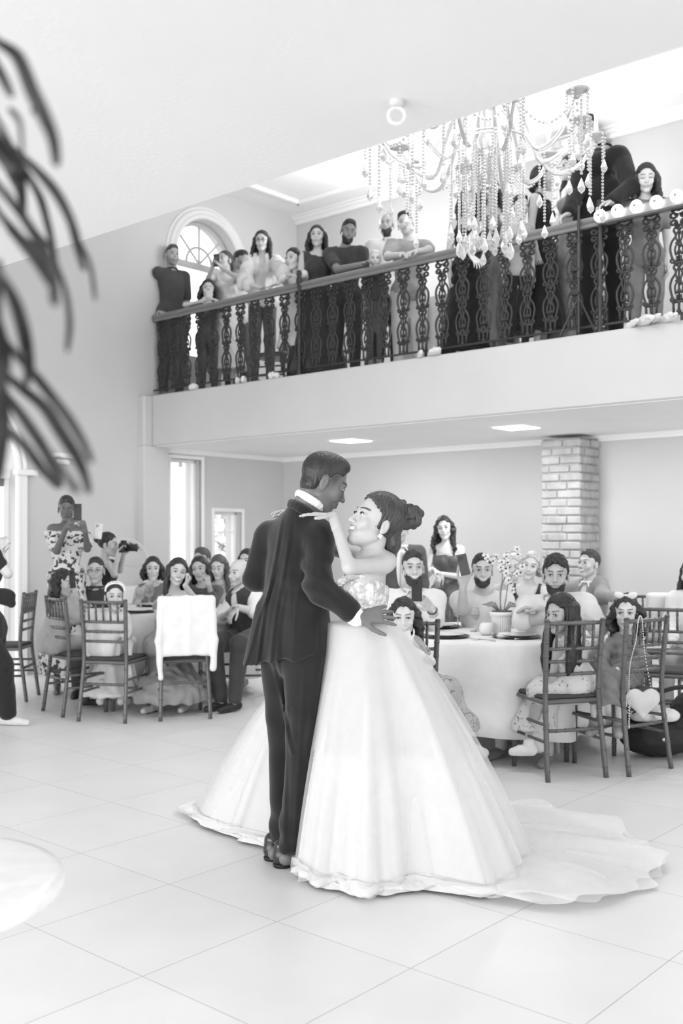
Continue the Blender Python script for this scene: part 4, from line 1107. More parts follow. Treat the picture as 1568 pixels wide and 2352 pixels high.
def drop_mesh(k=1.0):
    return MB().lathe([(0, 0), (.004*k, -.006), (.010*k, -.022), (.020*k, -.050), (.017*k, -.064), (0, -.082)], n=6)
def strand(L, r=.0085, twin=False):
    m = MB(); z = 0
    while z < L:
        m.ball((0, 0, -z), (r, r, r*.95), 6); z += r*2.15
    return m
_sm = {}
def hang(p, L, parent, drop=1.0, r=.0085):
    key = (round(L*20), r)
    if key not in _sm:
        o = strand(round(L*20)/20, r).build('bead_string', CRY, parent); d_ = drop_mesh().build('crystal_drop', CRY, o); d_.location = (0, 0, -round(L*20)/20-.006); _sm[key] = (o, d_); o.location = p; return o
    o, d_ = _sm[key]; c = o.copy(); COL.objects.link(c); c.parent = parent; c.location = p
    e = d_.copy(); COL.objects.link(e); e.parent = c; c.rotation_euler = (0, 0, rnd.uniform(0, 3)); return c
NA = 12
for i in range(NA):
    a = 2*PI*i/NA; R1 = .62 if i % 2 == 0 else .50; up_ = 0 if i % 2 == 0 else -.02; c_, s_ = math.cos(a), math.sin(a)
    arm = [(.03*c_, .03*s_, .14), (.12*c_, .12*s_, .20), (.22*c_, .22*s_, .02), (.36*c_*R1/.62, .36*s_*R1/.62, -.20), (.52*c_*R1/.62, .52*s_*R1/.62, -.16), (R1*c_, R1*s_, up_)]
    sp = spline(arm, 6); MB().tube(sp, [.015-.005*k/len(sp) for k in range(len(sp))], 8).tube([q+V(0, 0, .012) for q in sp], .005, 5).build('arm', CRY, ch, smooth=True)
    b = V(R1*c_, R1*s_, up_)
    MB().lathe([(0, -.03), (.012, -.03), (.02, -.012), (.055, .0), (.062, .012), (.056, .012), (.02, .004), (0, .004)], b, 16).build('drip_pan', CRY, ch, smooth=True)
    MB().lathe([(.012, .0), (.011, .115), (0, .115)], b, 10).build('candle_tube', plain('candle_sleeve', .75, .4), ch, smooth=True)
    MB().lathe([(0, .115), (.010, .118), (.017, .140), (.015, .160), (.006, .190), (0, .205)], b, 10).build('candle_bulb', GLOW, ch, smooth=True)
    for k in range(4):
        t = a+k*PI/2+.3; hang(b+V(.055*math.cos(t), .055*math.sin(t), -.002), (.12, .30, .20, .40)[(k+i) % 4], ch)
    m = MB(); a2 = 2*PI*(i+1)/NA; R2 = .62 if (i+1) % 2 == 0 else .50
    for k in range(1, 15):
        t = k/15; q = V(R1*c_, R1*s_, 0).lerp(V(R2*math.cos(a2), R2*math.sin(a2), 0), t)*(1+.0); m.ball((q.x, q.y, -.02-.13*math.sin(PI*t)), .0085, 6)
    m.build('bead_garland', CRY, ch)
for i in range(26):
    a = 2*PI*i/26*1.0; r = .20 if i % 2 else .13; hang(V(r*math.cos(a), r*math.sin(a), -.06-.0*r), (.50, .45)[i % 2] + (.05 if i % 3 == 0 else 0), ch)
for i in range(8):
    a = 2*PI*i/8; hang(V(.05*math.cos(a), .05*math.sin(a), -.1), .45, ch)
for rr, zz in ((.20, -.06), (.13, -.05)): MB().tube([(rr*math.cos(2*PI*i/32), rr*math.sin(2*PI*i/32), zz) for i in range(32)], .006, 6, closed=True).build('hoop', CRY, ch, smooth=True)
# ---------------------------------------------------------------- palm in the foreground
LEAF = plain('palm_leaf_dark', .018, .5)
leafs = [[(-60, 60), (0, 100), (40, 130), (72, 205), (100, 265), (122, 320), (131, 385)], [(-40, 90), (0, 165), (14, 195), (28, 225)], [(66, 190), (77, 225), (74, 260)],
 [(-50, 200), (0, 285), (24, 335), (58, 395), (90, 450), (108, 510), (122, 570), (130, 612)], [(-60, 260), (0, 350), (30, 400), (48, 440), (54, 482)],
 [(-60, 370), (0, 432), (40, 480), (80, 540), (110, 600), (122, 645), (125, 706)], [(-50, 420), (0, 492), (30, 530), (62, 570), (92, 612), (118, 660)],
 [(108, 520), (128, 600), (150, 665), (160, 740), (153, 812)], [(30, 340), (85, 392), (130, 445), (163, 510), (180, 575), (192, 625)], [(180, 550), (204, 600), (214, 650), (218, 692)],
 [(-40, 560), (0, 632), (30, 685), (50, 745), (62, 805), (66, 862), (54, 890)], [(-60, 720), (0, 772), (50, 828), (85, 868), (120, 912), (155, 957), (190, 1015), (212, 1065)],
 [(-50, 810), (0, 850), (50, 892), (102, 935), (138, 990), (170, 1040), (192, 1085), (206, 1136)], [(-40, 840), (0, 892), (40, 940), (75, 990), (102, 1032), (126, 1080), (142, 1122)],
 [(-40, 965), (0, 982), (32, 1002), (62, 1032), (98, 1080), (134, 1124)], [(100, 1020), (136, 1070), (160, 1105), (180, 1135)], [(-4, 600), (-14, 800), (2, 930), (3, 1010), (-4, 1110)],
 [(-50, 240), (0, 322), (32, 372), (48, 410), (52, 470), (58, 520)], [(-30, 440), (20, 520), (62, 560), (100, 590), (124, 600)], [(-60, 330), (-5, 420), (30, 470), (70, 520), (108, 560), (128, 580)], [(-50, 620), (-10, 740), (12, 830), (0, 905)], [(20, 250), (45, 280), (50, 340), (52, 375)], [(-50, 300), (10, 372), (45, 395), (60, 372)], [(70, 850), (64, 870), (52, 890), (58, 905)]]
pm = empty('potted_palm', (P(-330, 1200, .95).x, .95, 0), 0, 'dark narrow-leaved palm arching into the picture close to the camera', 'palm')
MB().tube([(0, 0, .55), (.02, 0, 1.0), (.0, .02, 1.8)], [.03, .025, .015], 8).build('stem', LEAF, pm, smooth=True)
MB().lathe([(0, 0), (.15, 0), (.20, .50), (.21, .56), (.19, .56), (.0, .53)], n=28).build('pot', plain('pot_white', .7, .5), pm, smooth=True)
rnd = random.Random(2)
for i, pl in enumerate(leafs):
    dd = .84+.05*(i % 5); wd = (.0053, .0043)[i % 2]*(1.25 if i in (5, 13, 16) else 1)
    sp = spline([P(u, v, dd+.05*math.sin(k+i)) for k, (u, v) in enumerate(pl)], 5); n = len(sp)
    m = MB(); m.tube(sp, [wd*(.45+.75*math.sin(PI*min(1, k/(n-1)*.92+.04))) * (1 if k < n-1 else .1) for k in range(n)], 6, flat=.35)
    mk('leaflet', m.v, m.f, LEAF, pm)
# small white round table at the near left corner
wt = empty('side_table', (-.873, 1.96, 0), 0, 'small round white table cut by the left edge of the picture', 'table')
MB().lathe([(0, .715), (.30, .715), (.325, .722), (.332, .735), (.325, .750), (.30, .756), (.0, .756)], n=64).build('table_top', plain('gloss_white', .86, .25, 0, .5), wt, smooth=True)
MB().lathe([(.045, .02), (.035, .06), (.03, .70), (.06, .715)], n=24).build('pedestal', plain('gloss_white', .86), wt, smooth=True)
MB().lathe([(.0, 0), (.22, 0), (.21, .015), (.05, .03), (0, .03)], n=40).build('base', plain('gloss_white', .86), wt, smooth=True)
pt = empty('plate', (-.97, 1.90, .757), 0, 'white saucer on the small round table at the left edge', 'plate')
MB().lathe([(.05, 0), (.125, .012), (.13, .016), (.124, .017), (.05, .005), (0, .005)], n=40).build('dish', CHINA, pt, smooth=True)
# round mirror by the left wall
mp_ = P(290, 1290, 10.5); mm, nt_, b_ = nodes('mirror_glass', .50, .35, .0, .5)
mr = empty('round_mirror', (mp_.x, 10.5, 0), math.radians(-10), 'round frameless mirror sign on a white stand by the left wall', 'mirror')
RX = Matrix.Rotation(PI/2, 3, 'X'); cz = mp_.z
MB().lathe([(0, 0), (.235, 0), (.235, .012), (0, .012)], (0, 0, cz), 48, RX).build('glass', mm, mr, smooth=False)
MB().tube([(0.237*math.cos(2*PI*i/48), -.006, cz+0.237*math.sin(2*PI*i/48)) for i in range(48)], .005, 6, closed=True).build('rim', plain('rim_light', .75, .3), mr, smooth=True)
MB().box((0, .06, .45), (.50, .12, .9), None, .02).build('stand', TRIM, mr)
m = MB(); rnd = random.Random(3); x = -.15
while x < .19: m.tube([(x, -.016, cz-.005), (x+.004, -.016, cz+.012+rnd.uniform(-.006, .006)), (x+.009, -.016, cz-.003)], .002, 4); x += .011
m.build('script_writing', plain('white_ink', .95, .5), mr); m = MB(); x = -.02
while x < .16: m.tube([(x, -.016, cz-.045), (x+.004, -.016, cz-.030), (x+.008, -.016, cz-.043)], .0018, 4); x += .010
m.build('script_line', plain('white_ink', .95, .5), mr)
m = MB(); m.raw([(.03, -.0135, cz+.205), (.13, -.0135, cz+.165), (.175, -.0135, cz+.10), (.16, -.0135, cz+.125), (.10, -.0135, cz+.16), (.045, -.0135, cz+.175)], [(0, 1, 2, 3, 4, 5)])
m.build('dark_motif', plain('dark_motif', .06, .5), mr)
# ---------------------------------------------------------------- the groom
def suit_mat(v=.016):
    m, nt, b = nodes('suit_wool', v, .85, 0, .2); noise_col(nt, b, v, .2, 9); b.inputs['Sheen Weight'].default_value = .25
    n = nt.nodes.new('ShaderNodeTexNoise'); n.inputs['Scale'].default_value = 350; bump(nt, b, n.outputs[0], .001, .6); return m
SUIT = suit_mat()
GD = 4.38
G_ = lambda u, v, dd=0.0: P(u, v, GD+dd)
def groom_extras(root, J, HB, Hc, hs, TB, k, bw, add):
    tr, tf, up = TB; S = Sdf()
    S.ell(G_(684, 1275, .0), (.160, .118, .215), TB, k=.0); S.rc(G_(622, 1224, .09), G_(734, 1228, -.085), .060, k=.06)
    S.rc(G_(702, 1190, .0), G_(686, 1240, .0), .068, .10, k=.05)
    S.ell(G_(680, 1385, .0), (.165, .118, .20), TB, k=.08); S.ell(G_(672, 1490, .0), (.182, .138, .24), TB, k=.07)
    S.rc(G_(612, 1400, .0), G_(583, 1560, -.0), .05, .060, k=.05); S.rc(G_(700, 1440, .0), G_(716, 1580, .0), .10, .115, k=.06)
    S.rc(G_(730, 1236, -.105), G_(728, 1345, -.19), .068, .060, k=.022); S.rc(G_(728, 1345, -.19), G_(800, 1402, -.215), .060, .048, k=.016)
    S.rc(G_(614, 1240, .09), G_(587, 1332, .06), .062, .054, k=.025); S.rc(G_(587, 1332, .06), G_(690, 1330, .33), .054, .044, k=.016)
    S.half(G_(668, 1507), V(.17, 0, -1), .004)
    S.half(G_(813, 1414, -.09), G_(824, 1422, -.08)-G_(806, 1408, -.10), .003) if False else None
    S.ell(HB and G_(700, 1158, .02), (.072, .072, .040), TB, k=.008, mode='s')
    c0 = np.array(tuple(G_(684, 1300)))
    def fold(X, Y, Z):
        # long drape folds of the back panel, sleeve creases at the elbow
        x = (X-c0[0]); z = (Z-c0[2])
        d = .0075*np.sin(x*58+z*5)*np.exp(-((x+.06)/.11)**2)*np.clip(.5-z*1.2, 0, 1.1)
        d = d+.0045*np.sin(x*34-z*9+1.2)
        for (pa, pb, A_, w_) in (((648, 1195), (596, 1490), .0075, .007), ((668, 1215), (626, 1495), .0065, .008), ((640, 1290), (578, 1480), .006, .007), ((700, 1240), (676, 1480), .003, .008), ((655, 1330), (640, 1490), .005, .009)):
            a_, b_ = G_(*pa), G_(*pb); t_ = np.clip((Z-a_.z)/(b_.z-a_.z), -.2, 1.3); xl = a_.x+(b_.x-a_.x)*t_+.004*np.sin(t_*7)
            q_ = (X-xl)/w_; d = d-(A_*np.exp(-q_*q_)-.5*A_*np.exp(-(q_-1.9)**2))*np.clip(t_*4+.3, 0, 1)*(Y < GD+.03)
        e1 = np.array(tuple(G_(728, 1345, -.17))); r2 = (X-e1[0])**2+(Y-e1[1])**2+(Z-e1[2])**2
        d = d+.0075*np.sin((Z*.9+X*.5)*85+2*np.sin(X*20))*np.exp(-r2/.02)
        e2 = np.array(tuple(G_(738, 1235, -.1))); r3 = (X-e2[0])**2+(Y-e2[1])**2+(Z-e2[2])**2
        d = d+.0050*np.sin((Z*.6+X*1.)*70)*np.exp(-r3/.016)
        d = d+.0045*np.exp(-((X-c0[0]-.0*z+.012)/.0018)**2)*(Y < GD)*(np.abs(z) < 10)+.0040*np.exp(-((X-(c0[0]+.085-.02*z))/.0018)**2)*(Y < GD)*(z < .1)
        return d
    S.warp(fold)
    add('suit_jacket', S.mesh(.0062), SUIT)
    def ring(c, r, tube_, t0, t1, h, name, mat, lab=None, fl=1.0):
        A = V(1, 0, -.62).normalized(); Bv = V(.0, -1, .10).normalized(); C = Sdf(); pts = [c+A*(r*math.cos(t))+Bv*(r*fl*math.sin(t)) for t in np.linspace(t0, t1, 15)]
        Z = A.cross(Bv).normalized()
        for a, b in zip(pts[:-1], pts[1:]): C.rc(a, b, tube_, k=.006); C.rc(a+Z*tube_*.9, b+Z*tube_*.9, tube_*.75, k=.006)
        add(name, C.mesh(h), mat, lab)
    ring(G_(715, 1151), .0655, .0125, -.3, PI+.3, .0036, 'shirt_collar', cloth_mat(.85), 'white shirt collar', 1.32)
    ring(G_(704, 1177), .077, .0150, -.5, PI+.05, .0045, 'jacket_collar', SUIT, None, 1.22)
    C = Sdf(); C.rc(G_(806, 1408, -.215), G_(818, 1417, -.215), .043, .040, k=0); 
    add('shirt_cuff', C.mesh(.004), cloth_mat(.85), 'white shirt cuff')
    T = Sdf(); T.ell(G_(676, 1490), (.162, .115, .12), TB, k=.0)
    T.rc(G_(702, 1500, -.05), G_(702, 1690, -.05), .102, .080, k=.03); T.rc(G_(702, 1690, -.05), G_(672, 1945, -.02), .078, .060, k=.02)
    T.rc(G_(645, 1500, .07), G_(655, 1690, .09), .094, .072, k=.03); T.rc(G_(655, 1690, .09), G_(648, 1925, .08), .070, .058, k=.02)
    T.rc(G_(718, 1500, -.02), G_(724, 1640, -.03), .07, .045, k=.03)
    T.half(G_(672, 1950), (0, 0, -1), .006)
    def tf_(X, Y, Z):
        r_ = 0
        for (pa, pb, A_, w_) in (((622, 1500), (668, 1700), .006, .008), ((640, 1510), (652, 1640), .005, .007), ((700, 1560), (676, 1940), .004, .007), ((735, 1520), (706, 1700), .004, .009), ((660, 1640), (655, 1900), .004, .008)):
            a_, b_ = G_(*pa), G_(*pb); t_ = np.clip((Z-a_.z)/(b_.z-a_.z), -.1, 1.1); q_ = (X-(a_.x+(b_.x-a_.x)*t_))/w_
            r_ = r_-(A_*np.exp(-q_*q_)-.5*A_*np.exp(-(q_-1.9)**2))*(Y < GD+.12)*(t_ > -.1)*(t_ < 1.1)
        return r_+.0040*np.sin(X*60+Z*9)*np.clip((1.1-Z)*1.2, .2, 1)+.0055*np.sin(Z*46+X*22+2*np.sin(Y*15))*np.exp(-((Z-.16)/.10)**2)+.0035*np.sin(Z*34+X*30)*np.exp(-((Z-.62)/.12)**2)
    T.warp(tf_); add('suit_trousers', T.mesh(.0070), SUIT)
    SH = plain('polished_leather', .022, .22, 0, .6, .1, 8)
    for (hx, hy, dd, fx) in ((648, 1990, .0, V(.80, .60, 0)), (626, 1974, .08, V(.62, .78, 0))):
        q = FL(hx, hy); q.z = 0; f = fx.normalized(); s = V(-f.y, f.x, 0); B = (s, f, V(0, 0, 1)); K = Sdf()
        K.rc(q+V(0, 0, .036), q+f*.10+V(0, 0, .036), .036, .039, k=0); K.rc(q+f*.10+V(0, 0, .036), q+f*.215+V(0, 0, .026), .042, .028, k=.02)
        K.rc(q+V(0, 0, .05)-f*.004, q+V(0, 0, .085), .036, .037, k=.02); K.rc(q+f*.03+V(0, 0, .06), q+f*.13+V(0, 0, .045), .038, .034, k=.02)
        K.half(q+V(0, 0, .013), (0, 0, -1), .001); sh = add('shoe', K.mesh(.0045), SH)
        K = Sdf(); K.rc(q+V(0, 0, .012), q+f*.02+V(0, 0, .012), .040, k=0); K.rc(q+f*.09+V(0, 0, .012), q+f*.215+V(0, 0, .012), .046, .032, k=.01)
        K.half(q+V(0, 0, .018), (0, 0, 1), .001); K.half(q+V(0, 0, .0005), (0, 0, -1), .001); v_, f_ = K.mesh(.0045)
        mk('sole', v_, f_, plain('sole_black', .015, .5), sh)
NV = lambda *a: V(*a).normalized()
person('person in a dark suit seen from behind, dancing with the person in the white gown', (742, 1111, GD-.02), by=125, hy=103, hp=27, hr=0, sex='m', ht=1.78, hs=1.03, skin=.17,
       neckp=(715, 1188, .01), lit=1.0, pelvis=(676, 1470, .02), arms={-1: dict(sh=(727, 1232, -.10), el=(728, 1345, -.17), wr=(824, 1417, -.205), tip=(862, 1413, -.185), n=V(.25, 1, -.3), th=-1, curl=(.12, .18, .22, .3), thumb=.1, spread=.26, h=.0036),
       1: dict(sh=(617, 1232, .11), el=(590, 1330, .08), wr=(700, 1325, .36))}, legs={-1: dict(kn=(702, 1700, -.04), an=(668, 1950, -.0), ff=V(.8, .6, 0)), 1: dict(kn=(660, 1700, .1), an=(640, 1938, .08), ff=V(.6, .8, 0))},
       shoes=None, hair=dict(style='fade', v=.022, h=.0032, nape=-.082), face=dict(brow=.03, lip=.75, h=.0028, stub=0, beard=None, fade=.75), extras=groom_extras, smile=.6, look=(0, -1), shut=.3, h=.009, inner=-.035)
# ---------------------------------------------------------------- the bride
BD = 4.22
B_ = lambda u, v, dd=0.0: P(u, v, BD+dd)
def lace_mat():
    m, nt, b = nodes('beaded_lace', .70, .45, 0, .5); N = nt.nodes.new; L = nt.links.new
    tc = N('ShaderNodeTexCoord'); vo = N('ShaderNodeTexVoronoi'); vo.inputs['Scale'].default_value = 95; L(tc.outputs['Object'], vo.inputs['Vector'])
    n = N('ShaderNodeTexNoise'); n.inputs['Scale'].default_value = 34; n.inputs['Detail'].default_value = 6; L(tc.outputs['Object'], n.inputs['Vector'])
    r = N('ShaderNodeMapRange'); r.inputs['From Min'].default_value = .42; r.inputs['From Max'].default_value = .58; r.inputs['To Min'].default_value = .46; r.inputs['To Max'].default_value = .78
    L(n.outputs[0], r.inputs[0]); L(r.outputs[0], b.inputs['Base Color'])
    ad = N('ShaderNodeMath'); ad.operation = 'ADD'; L(n.outputs[0], ad.inputs[0]); L(vo.outputs[0], ad.inputs[1]); bump(nt, b, ad.outputs[0], .006, .8); return m
def tulle_mat(name, alpha, v=.77):
    m, nt, b = nodes(name, v, .8, 0, .2); b.inputs['Sheen Weight'].default_value = .3; N = nt.nodes.new; L = nt.links.new
    tc = N('ShaderNodeTexCoord'); n = N('ShaderNodeTexNoise'); n.inputs['Scale'].default_value = 9; n.inputs['Detail'].default_value = 6; n.inputs['Distortion'].default_value = .6; L(tc.outputs['Object'], n.inputs['Vector'])
    r = N('ShaderNodeMapRange'); r.inputs['From Min'].default_value = .3; r.inputs['From Max'].default_value = .7; r.inputs['To Min'].default_value = alpha-.015; r.inputs['To Max'].default_value = min(1, alpha+.015)
    L(n.outputs[0], r.inputs[0]); L(r.outputs[0], b.inputs['Alpha'])
    bump(nt, b, n.outputs[0], .003, .3); return m
LACE = lace_mat(); SATIN = tulle_mat('satin_lining', 1.2, .66)
SKC = V(.075, 4.50, 0); ZW = 1.055; WCN = V(.088, 4.335, 0)
hem_px = [(697, 2032), (770, 2050), (850, 2068), (935, 2052), (1010, 2048), (1100, 2066), (1200, 2092), (1330, 2092), (1445, 2066), (1510, 2005), (1450, 1938), (1350, 1893), (1215, 1858)]
hem = [FL(u, v) for u, v in hem_px]+[V(.62, 5.45, 0), V(.25, 5.5, 0), V(-.2, 5.4, 0), V(-.62, 5.36, 0), V(-.92, 5.14, 0), V(-.76, 4.90, 0), V(-.46, 4.72, 0), V(-.22, 4.66, 0), V(-.13, 4.50, 0), V(-.165, 4.36, 0)]
ha = np.array([math.atan2(p.y-SKC.y, p.x-SKC.x) for p in hem]); hr_ = np.array([(p-SKC).to_2d().length for p in hem]); o_ = np.argsort(ha); ha, hr_ = ha[o_], hr_[o_]
def hemR(t):
    t = (t+PI) % (2*PI)-PI; return float(np.interp(t, np.concatenate([ha-2*PI, ha, ha+2*PI]), np.concatenate([hr_]*3)))
def skirt(off, full, seed, ringn=46, nt=300, ripple=1.0, zoff=0.0, tmax=1.0):
    rnd = random.Random(seed); ph = [rnd.uniform(0, 6) for _ in range(8)]; vs = []; fs = []
    for i in range(ringn+1):
        t = i/ringn*tmax
        for j in range(nt):
            th = 2*PI*j/nt; Rh = sum(hemR(th+q) for q in (-.10, -.05, 0, .05, .10))/5; Rb = min(Rh, .74+.34*max(0, -math.cos(th)))
            rw = (.116 if i else .02)*(1-.16*abs(math.sin(th)))+off*.2; cx, cy_ = WCN.x+(SKC.x-WCN.x)*min(1, t/.72), WCN.y+(SKC.y-WCN.y)*min(1, t/.72); q = min(1, t/.72)
            ease = q**1.02; r = rw+(Rb*.95-rw)*ease+.03*math.sin(PI*q)*min(1, Rb/.6)
            z = .045+(ZW-.045)*(1-q**1.10)
            if t > .72:
                w_ = (t-.72)/.28; r = r+(Rh*(1 if full else .0)+(Rb if not full else 0)-Rb*.95)*w_ if full else r+Rb*.05*w_
                z = .045*(1-w_)**1.5+.012+(.020*ripple*(1+math.sin(th*23+ph[0]+w_*5+2*math.sin(th*7)))*(1-w_*.5)*w_ + .09*ripple*max(0, math.sin(th*11+ph[3]+w_*4.0+math.sin(th*4)))*w_*(1-w_*.8) if full else 0)
            fold = (.45*math.sin(17*th+ph[1]+1.2*math.sin(3*th+ph[2]))+.3*math.sin(29*th+ph[4])+.35*math.sin(9*th+ph[5]))*.030*ripple*min(1, q*1.3)*q
            r += fold*(min(1, Rb/.5))+off
            if full and t > .85: r += (t-.85)/.15*(.018*math.sin(th*31+ph[6])+.007*math.sin(th*53+ph[7]+2*math.sin(th*9)))
            vs.append((cx+r*math.cos(th), cy_+r*math.sin(th), max(z+zoff, .004)))
    for i in range(ringn):
        for j in range(nt): fs.append((i*nt+j, (i+1)*nt+j, (i+1)*nt+(j+1) % nt, i*nt+(j+1) % nt))
    return vs, fs
def bride_extras(root, J, HB, Hc, hs, TB, k, bw, add):
    tr, tf, up = TB
    N, Pv = J['neck'], J['pel']; at = lambda s_, f_, t_: N.lerp(Pv, 1-t_)+tr*s_*bw+tf*f_*bw; S = Sdf()
    S.ell(at(0, .0, .66), (.150*bw+.012, .100*bw+.012, .14*k), TB, k=0); S.ell(at(0, .005, .36), (.108*bw+.014, .084*bw+.014, .14*k), TB, k=.05)
    S.ell(at(0, 0, .05), (.140*bw+.012, .100*bw+.012, .12*k), TB, k=.05)
    for s in (-1, 1): S.ell(at(s*.068, .085, .68), (.060*bw+.012, .052*bw+.012, .062*bw+.010), TB, k=.03)
    S.half(B_(845, 1326, .0), V(.42, .10, 1), .006); S.half(B_(836, 1470, 0), (0, 0, -1), .003)
    S.warp(folds(.0015, .04, 3, .8)); bo = add('bodice', S.mesh(.0055), LACE)
    # soft ruffle along the top edge
    R = Sdf(); q = [B_(778, 1340, -.03), B_(800, 1326, -.06), B_(824, 1321, -.07), B_(846, 1334, -.05), B_(866, 1352, -.02), B_(884, 1378, .03)]
    R_ = spline(q, 4)
    for a, b in zip(R_[:-1], R_[1:]): R.rc(a, b, .010, k=.01)
    R.warp(folds(.005, .02, 4, 1)); v_, f_ = R.mesh(.004); mk('ruffle', v_, f_, LACE, bo)
    vs, fs = skirt(0.0, False, 5, ripple=.9); add('underskirt', (vs, fs), SATIN)
    vs, fs = skirt(.014, True, 9, ringn=64, nt=420, ripple=1.0, zoff=.004); add('tulle_overskirt', (vs, fs), tulle_mat('tulle', .74), 'sheer layered tulle spreading into a train')
    vs, fs = skirt(.030, True, 14, ringn=64, nt=420, ripple=1.3, zoff=.010); add('tulle_top_layer', (vs, fs), tulle_mat('tulle_fine', .30, .84))
    vs, fs = skirt(.020, False, 5, ringn=50, nt=300, ripple=.9, tmax=.40); add('beaded_lace_overlay', (vs, fs), LACE_SHEER)
    rnd = random.Random(6); m = MB()
    for i in range(520):
        th = rnd.uniform(-PI, .6); t = abs(rnd.gauss(0, .35))*.72
        if t > .68: continue
        j = int((th % (2*PI))/(2*PI)*420) % 420; ii = min(63, int(t*64)); c = Vector(vs2[ii*420+j]); n = (c-V(SKC.x, SKC.y, c.z)).normalized()
        m.ball(c+n*.004, .0022, 5)
    o = mk('sequins', m.v, m.f, plain('sequin_white', .97, .1, 0, 1.0), root); o['kind'] = 'stuff'
    E = MB(); ec = Hc+HB[0]*.074*hs+HB[1]*(-.004)*hs-HB[2]*.040*hs
    for d_ in (V(0, 0, 0), V(0, 0, -.010), V(.006, 0, -.005), V(-.006, 0, -.006), V(.003, 0, -.014)): E.ball(ec+d_+V(0, -.008, 0), .0042, 8)
    mk('earring', E.v, E.f, plain('pearl', .9, .1, 0, .8), root)
LACE_SHEER = tulle_mat('lace_overlay', .5, .72)
vs2, _f2 = skirt(.014, True, 9, ringn=64, nt=420, ripple=1.0, zoff=.004)
person('person in a strapless white beaded gown with a long train, dancing', (861, 1203, BD), by=-112, hy=-66, hp=-22, hr=-4, sex='f', ht=1.66, hs=1.03, skin=.50, build=.9, lit=1.0,
       pelvis=(838, 1462, .16), arms={1: dict(sh=(884, 1296, -.03), el=(802, 1303, -.16), wr=(764, 1186, .0), tip=(722, 1181, -.02), n=V(.1, .1, -1), th=1, curl=(.10, .12, .15, .2), thumb=.4, spread=.12, h=.0032),
       -1: dict(sh=(838, 1286, .16), el=(770, 1262, .26), wr=(682, 1178, .27), tip=(652, 1174, .20), n=V(0, 0, -1), th=-1, curl=(.15, .15, .2, .25), h=.0035)},
       legs={1: dict(kn=(830, 1700, .28), an=(815, 1925, .2)), -1: dict(kn=(850, 1700, .34), an=(840, 1900, .3))}, shoes=.7, inner=-.004,
       hair=dict(style='updo', v=.045, h=.003), face=dict(brow=.05, lip=.5, h=.0026), extras=bride_extras, smile=1.0, open_=.7, look=(0, .5), h=.009)
# ---------------------------------------------------------------- chairs
chair((1256.5, 1797), (1393, 1785.7), 'chair of the girl with long dark hair turned away, legs nearest the camera')
chair((1445, 1784), (1540, 1765), 'chair with the heart-shaped purse hanging on its back')
chair((180, 1657), (287, 1662), 'chair of the girl with the tiara, seen from behind')
chair((93, 1631), (150, 1650), 'chair of the curly-haired woman holding up a phone')
chair((368.5, 1657), (483, 1651), 'chair with a white shawl draped over its backrest')
chair((61, 1612), (89, 1596), 'empty chair nearest the doorway, behind the curly-haired woman')
p = FL(925, 1795); chair_xy(V(p.x, p.y+.24, 0), .10, 'chair the girl in the floral dress leans on, beside the white gown')
chair_xy(V((1540-784)/FPX*7.2, 7.2, 0), 2.75+PI, 'chair at the right edge beyond the purse chair')
chair_xy(V((1392-784)/FPX*8.4, 8.4, 0), 1.25+PI, 'chair the man in the grey jacket rests his arm on')
chair_xy(V((1205-784)/FPX*8.5, 8.5, 0), .45+PI, 'chair of the blonde woman behind the orchid')
chair_xy(V((1100-784)/FPX*7.95, 7.95, 0), PI, 'chair of the man in the white t-shirt')
chair_xy(V((955-784)/FPX*7.75, 7.75, 0), PI-.35, 'chair of the man photographing with a dark phone')
chair_xy(V((1320-784)/FPX*7.65, 7.65, 0), PI+.7, 'chair of the heavy bearded man')
chair_xy(V((557-784)/FPX*8.9, 8.9, 0), PI*.55, 'chair of the bald man in a waistcoat')
chair_xy(V((1528-784)/FPX*8.3, 8.3, 0), PI, 'chair with a pale cloth on its back near the right edge')
# ---------------------------------------------------------------- guests at the tables, right
HR = lambda style, v=.022, **k: dict(style=style, v=v, **k)
T_ = lambda k, v, **q: [dict(k=k, v=v, **q)]
GR = 'seated guests around the orchid table'
def extra_watch(s=1):
    def f(root, J, HB, Hc, hs, TB, k, bw, add):
        a, e = J['wr', s], J['el', s]; d = (a-e).normalized(); c = a-d*.025; m = MB(); u = d.orthogonal().normalized(); w_ = d.cross(u)
        m.tube([c+u*.031*math.cos(t)+w_*.031*math.sin(t) for t in np.linspace(0, 2*PI, 18, endpoint=False)], .006, 6, closed=True)
        mk('wristwatch', m.v, m.f, plain('watch_dark', .06, .3), root)
        mk('watch_face', (lambda q: q.v)(MB().ball(c-V(0, .034, 0), (.018, .006, .018), 12)), MB().ball(c-V(0, .034, 0), (.018, .006, .018), 12).f, plain('watch_face', .5, .15, .5), root)
    return f
def tie(root, J, HB, Hc, hs, TB, k, bw, add):
    N = J['neck']; tr, tf, up = TB; m = MB(); c = N+tf*(.098*bw+.012)-up*.045; R3 = Matrix((tr, tf, up)).transposed()
    m.box(c, (.038, .022, .034), R3, .008)
    m.tube([c-up*.02, c-up*.10+tf*.018, c-up*.22+tf*.022, c-up*.33+tf*.018], [.018, .026, .034, .03], 4, flat=.2); mk('necktie', m.v, m.f, cloth_mat(.6), root)
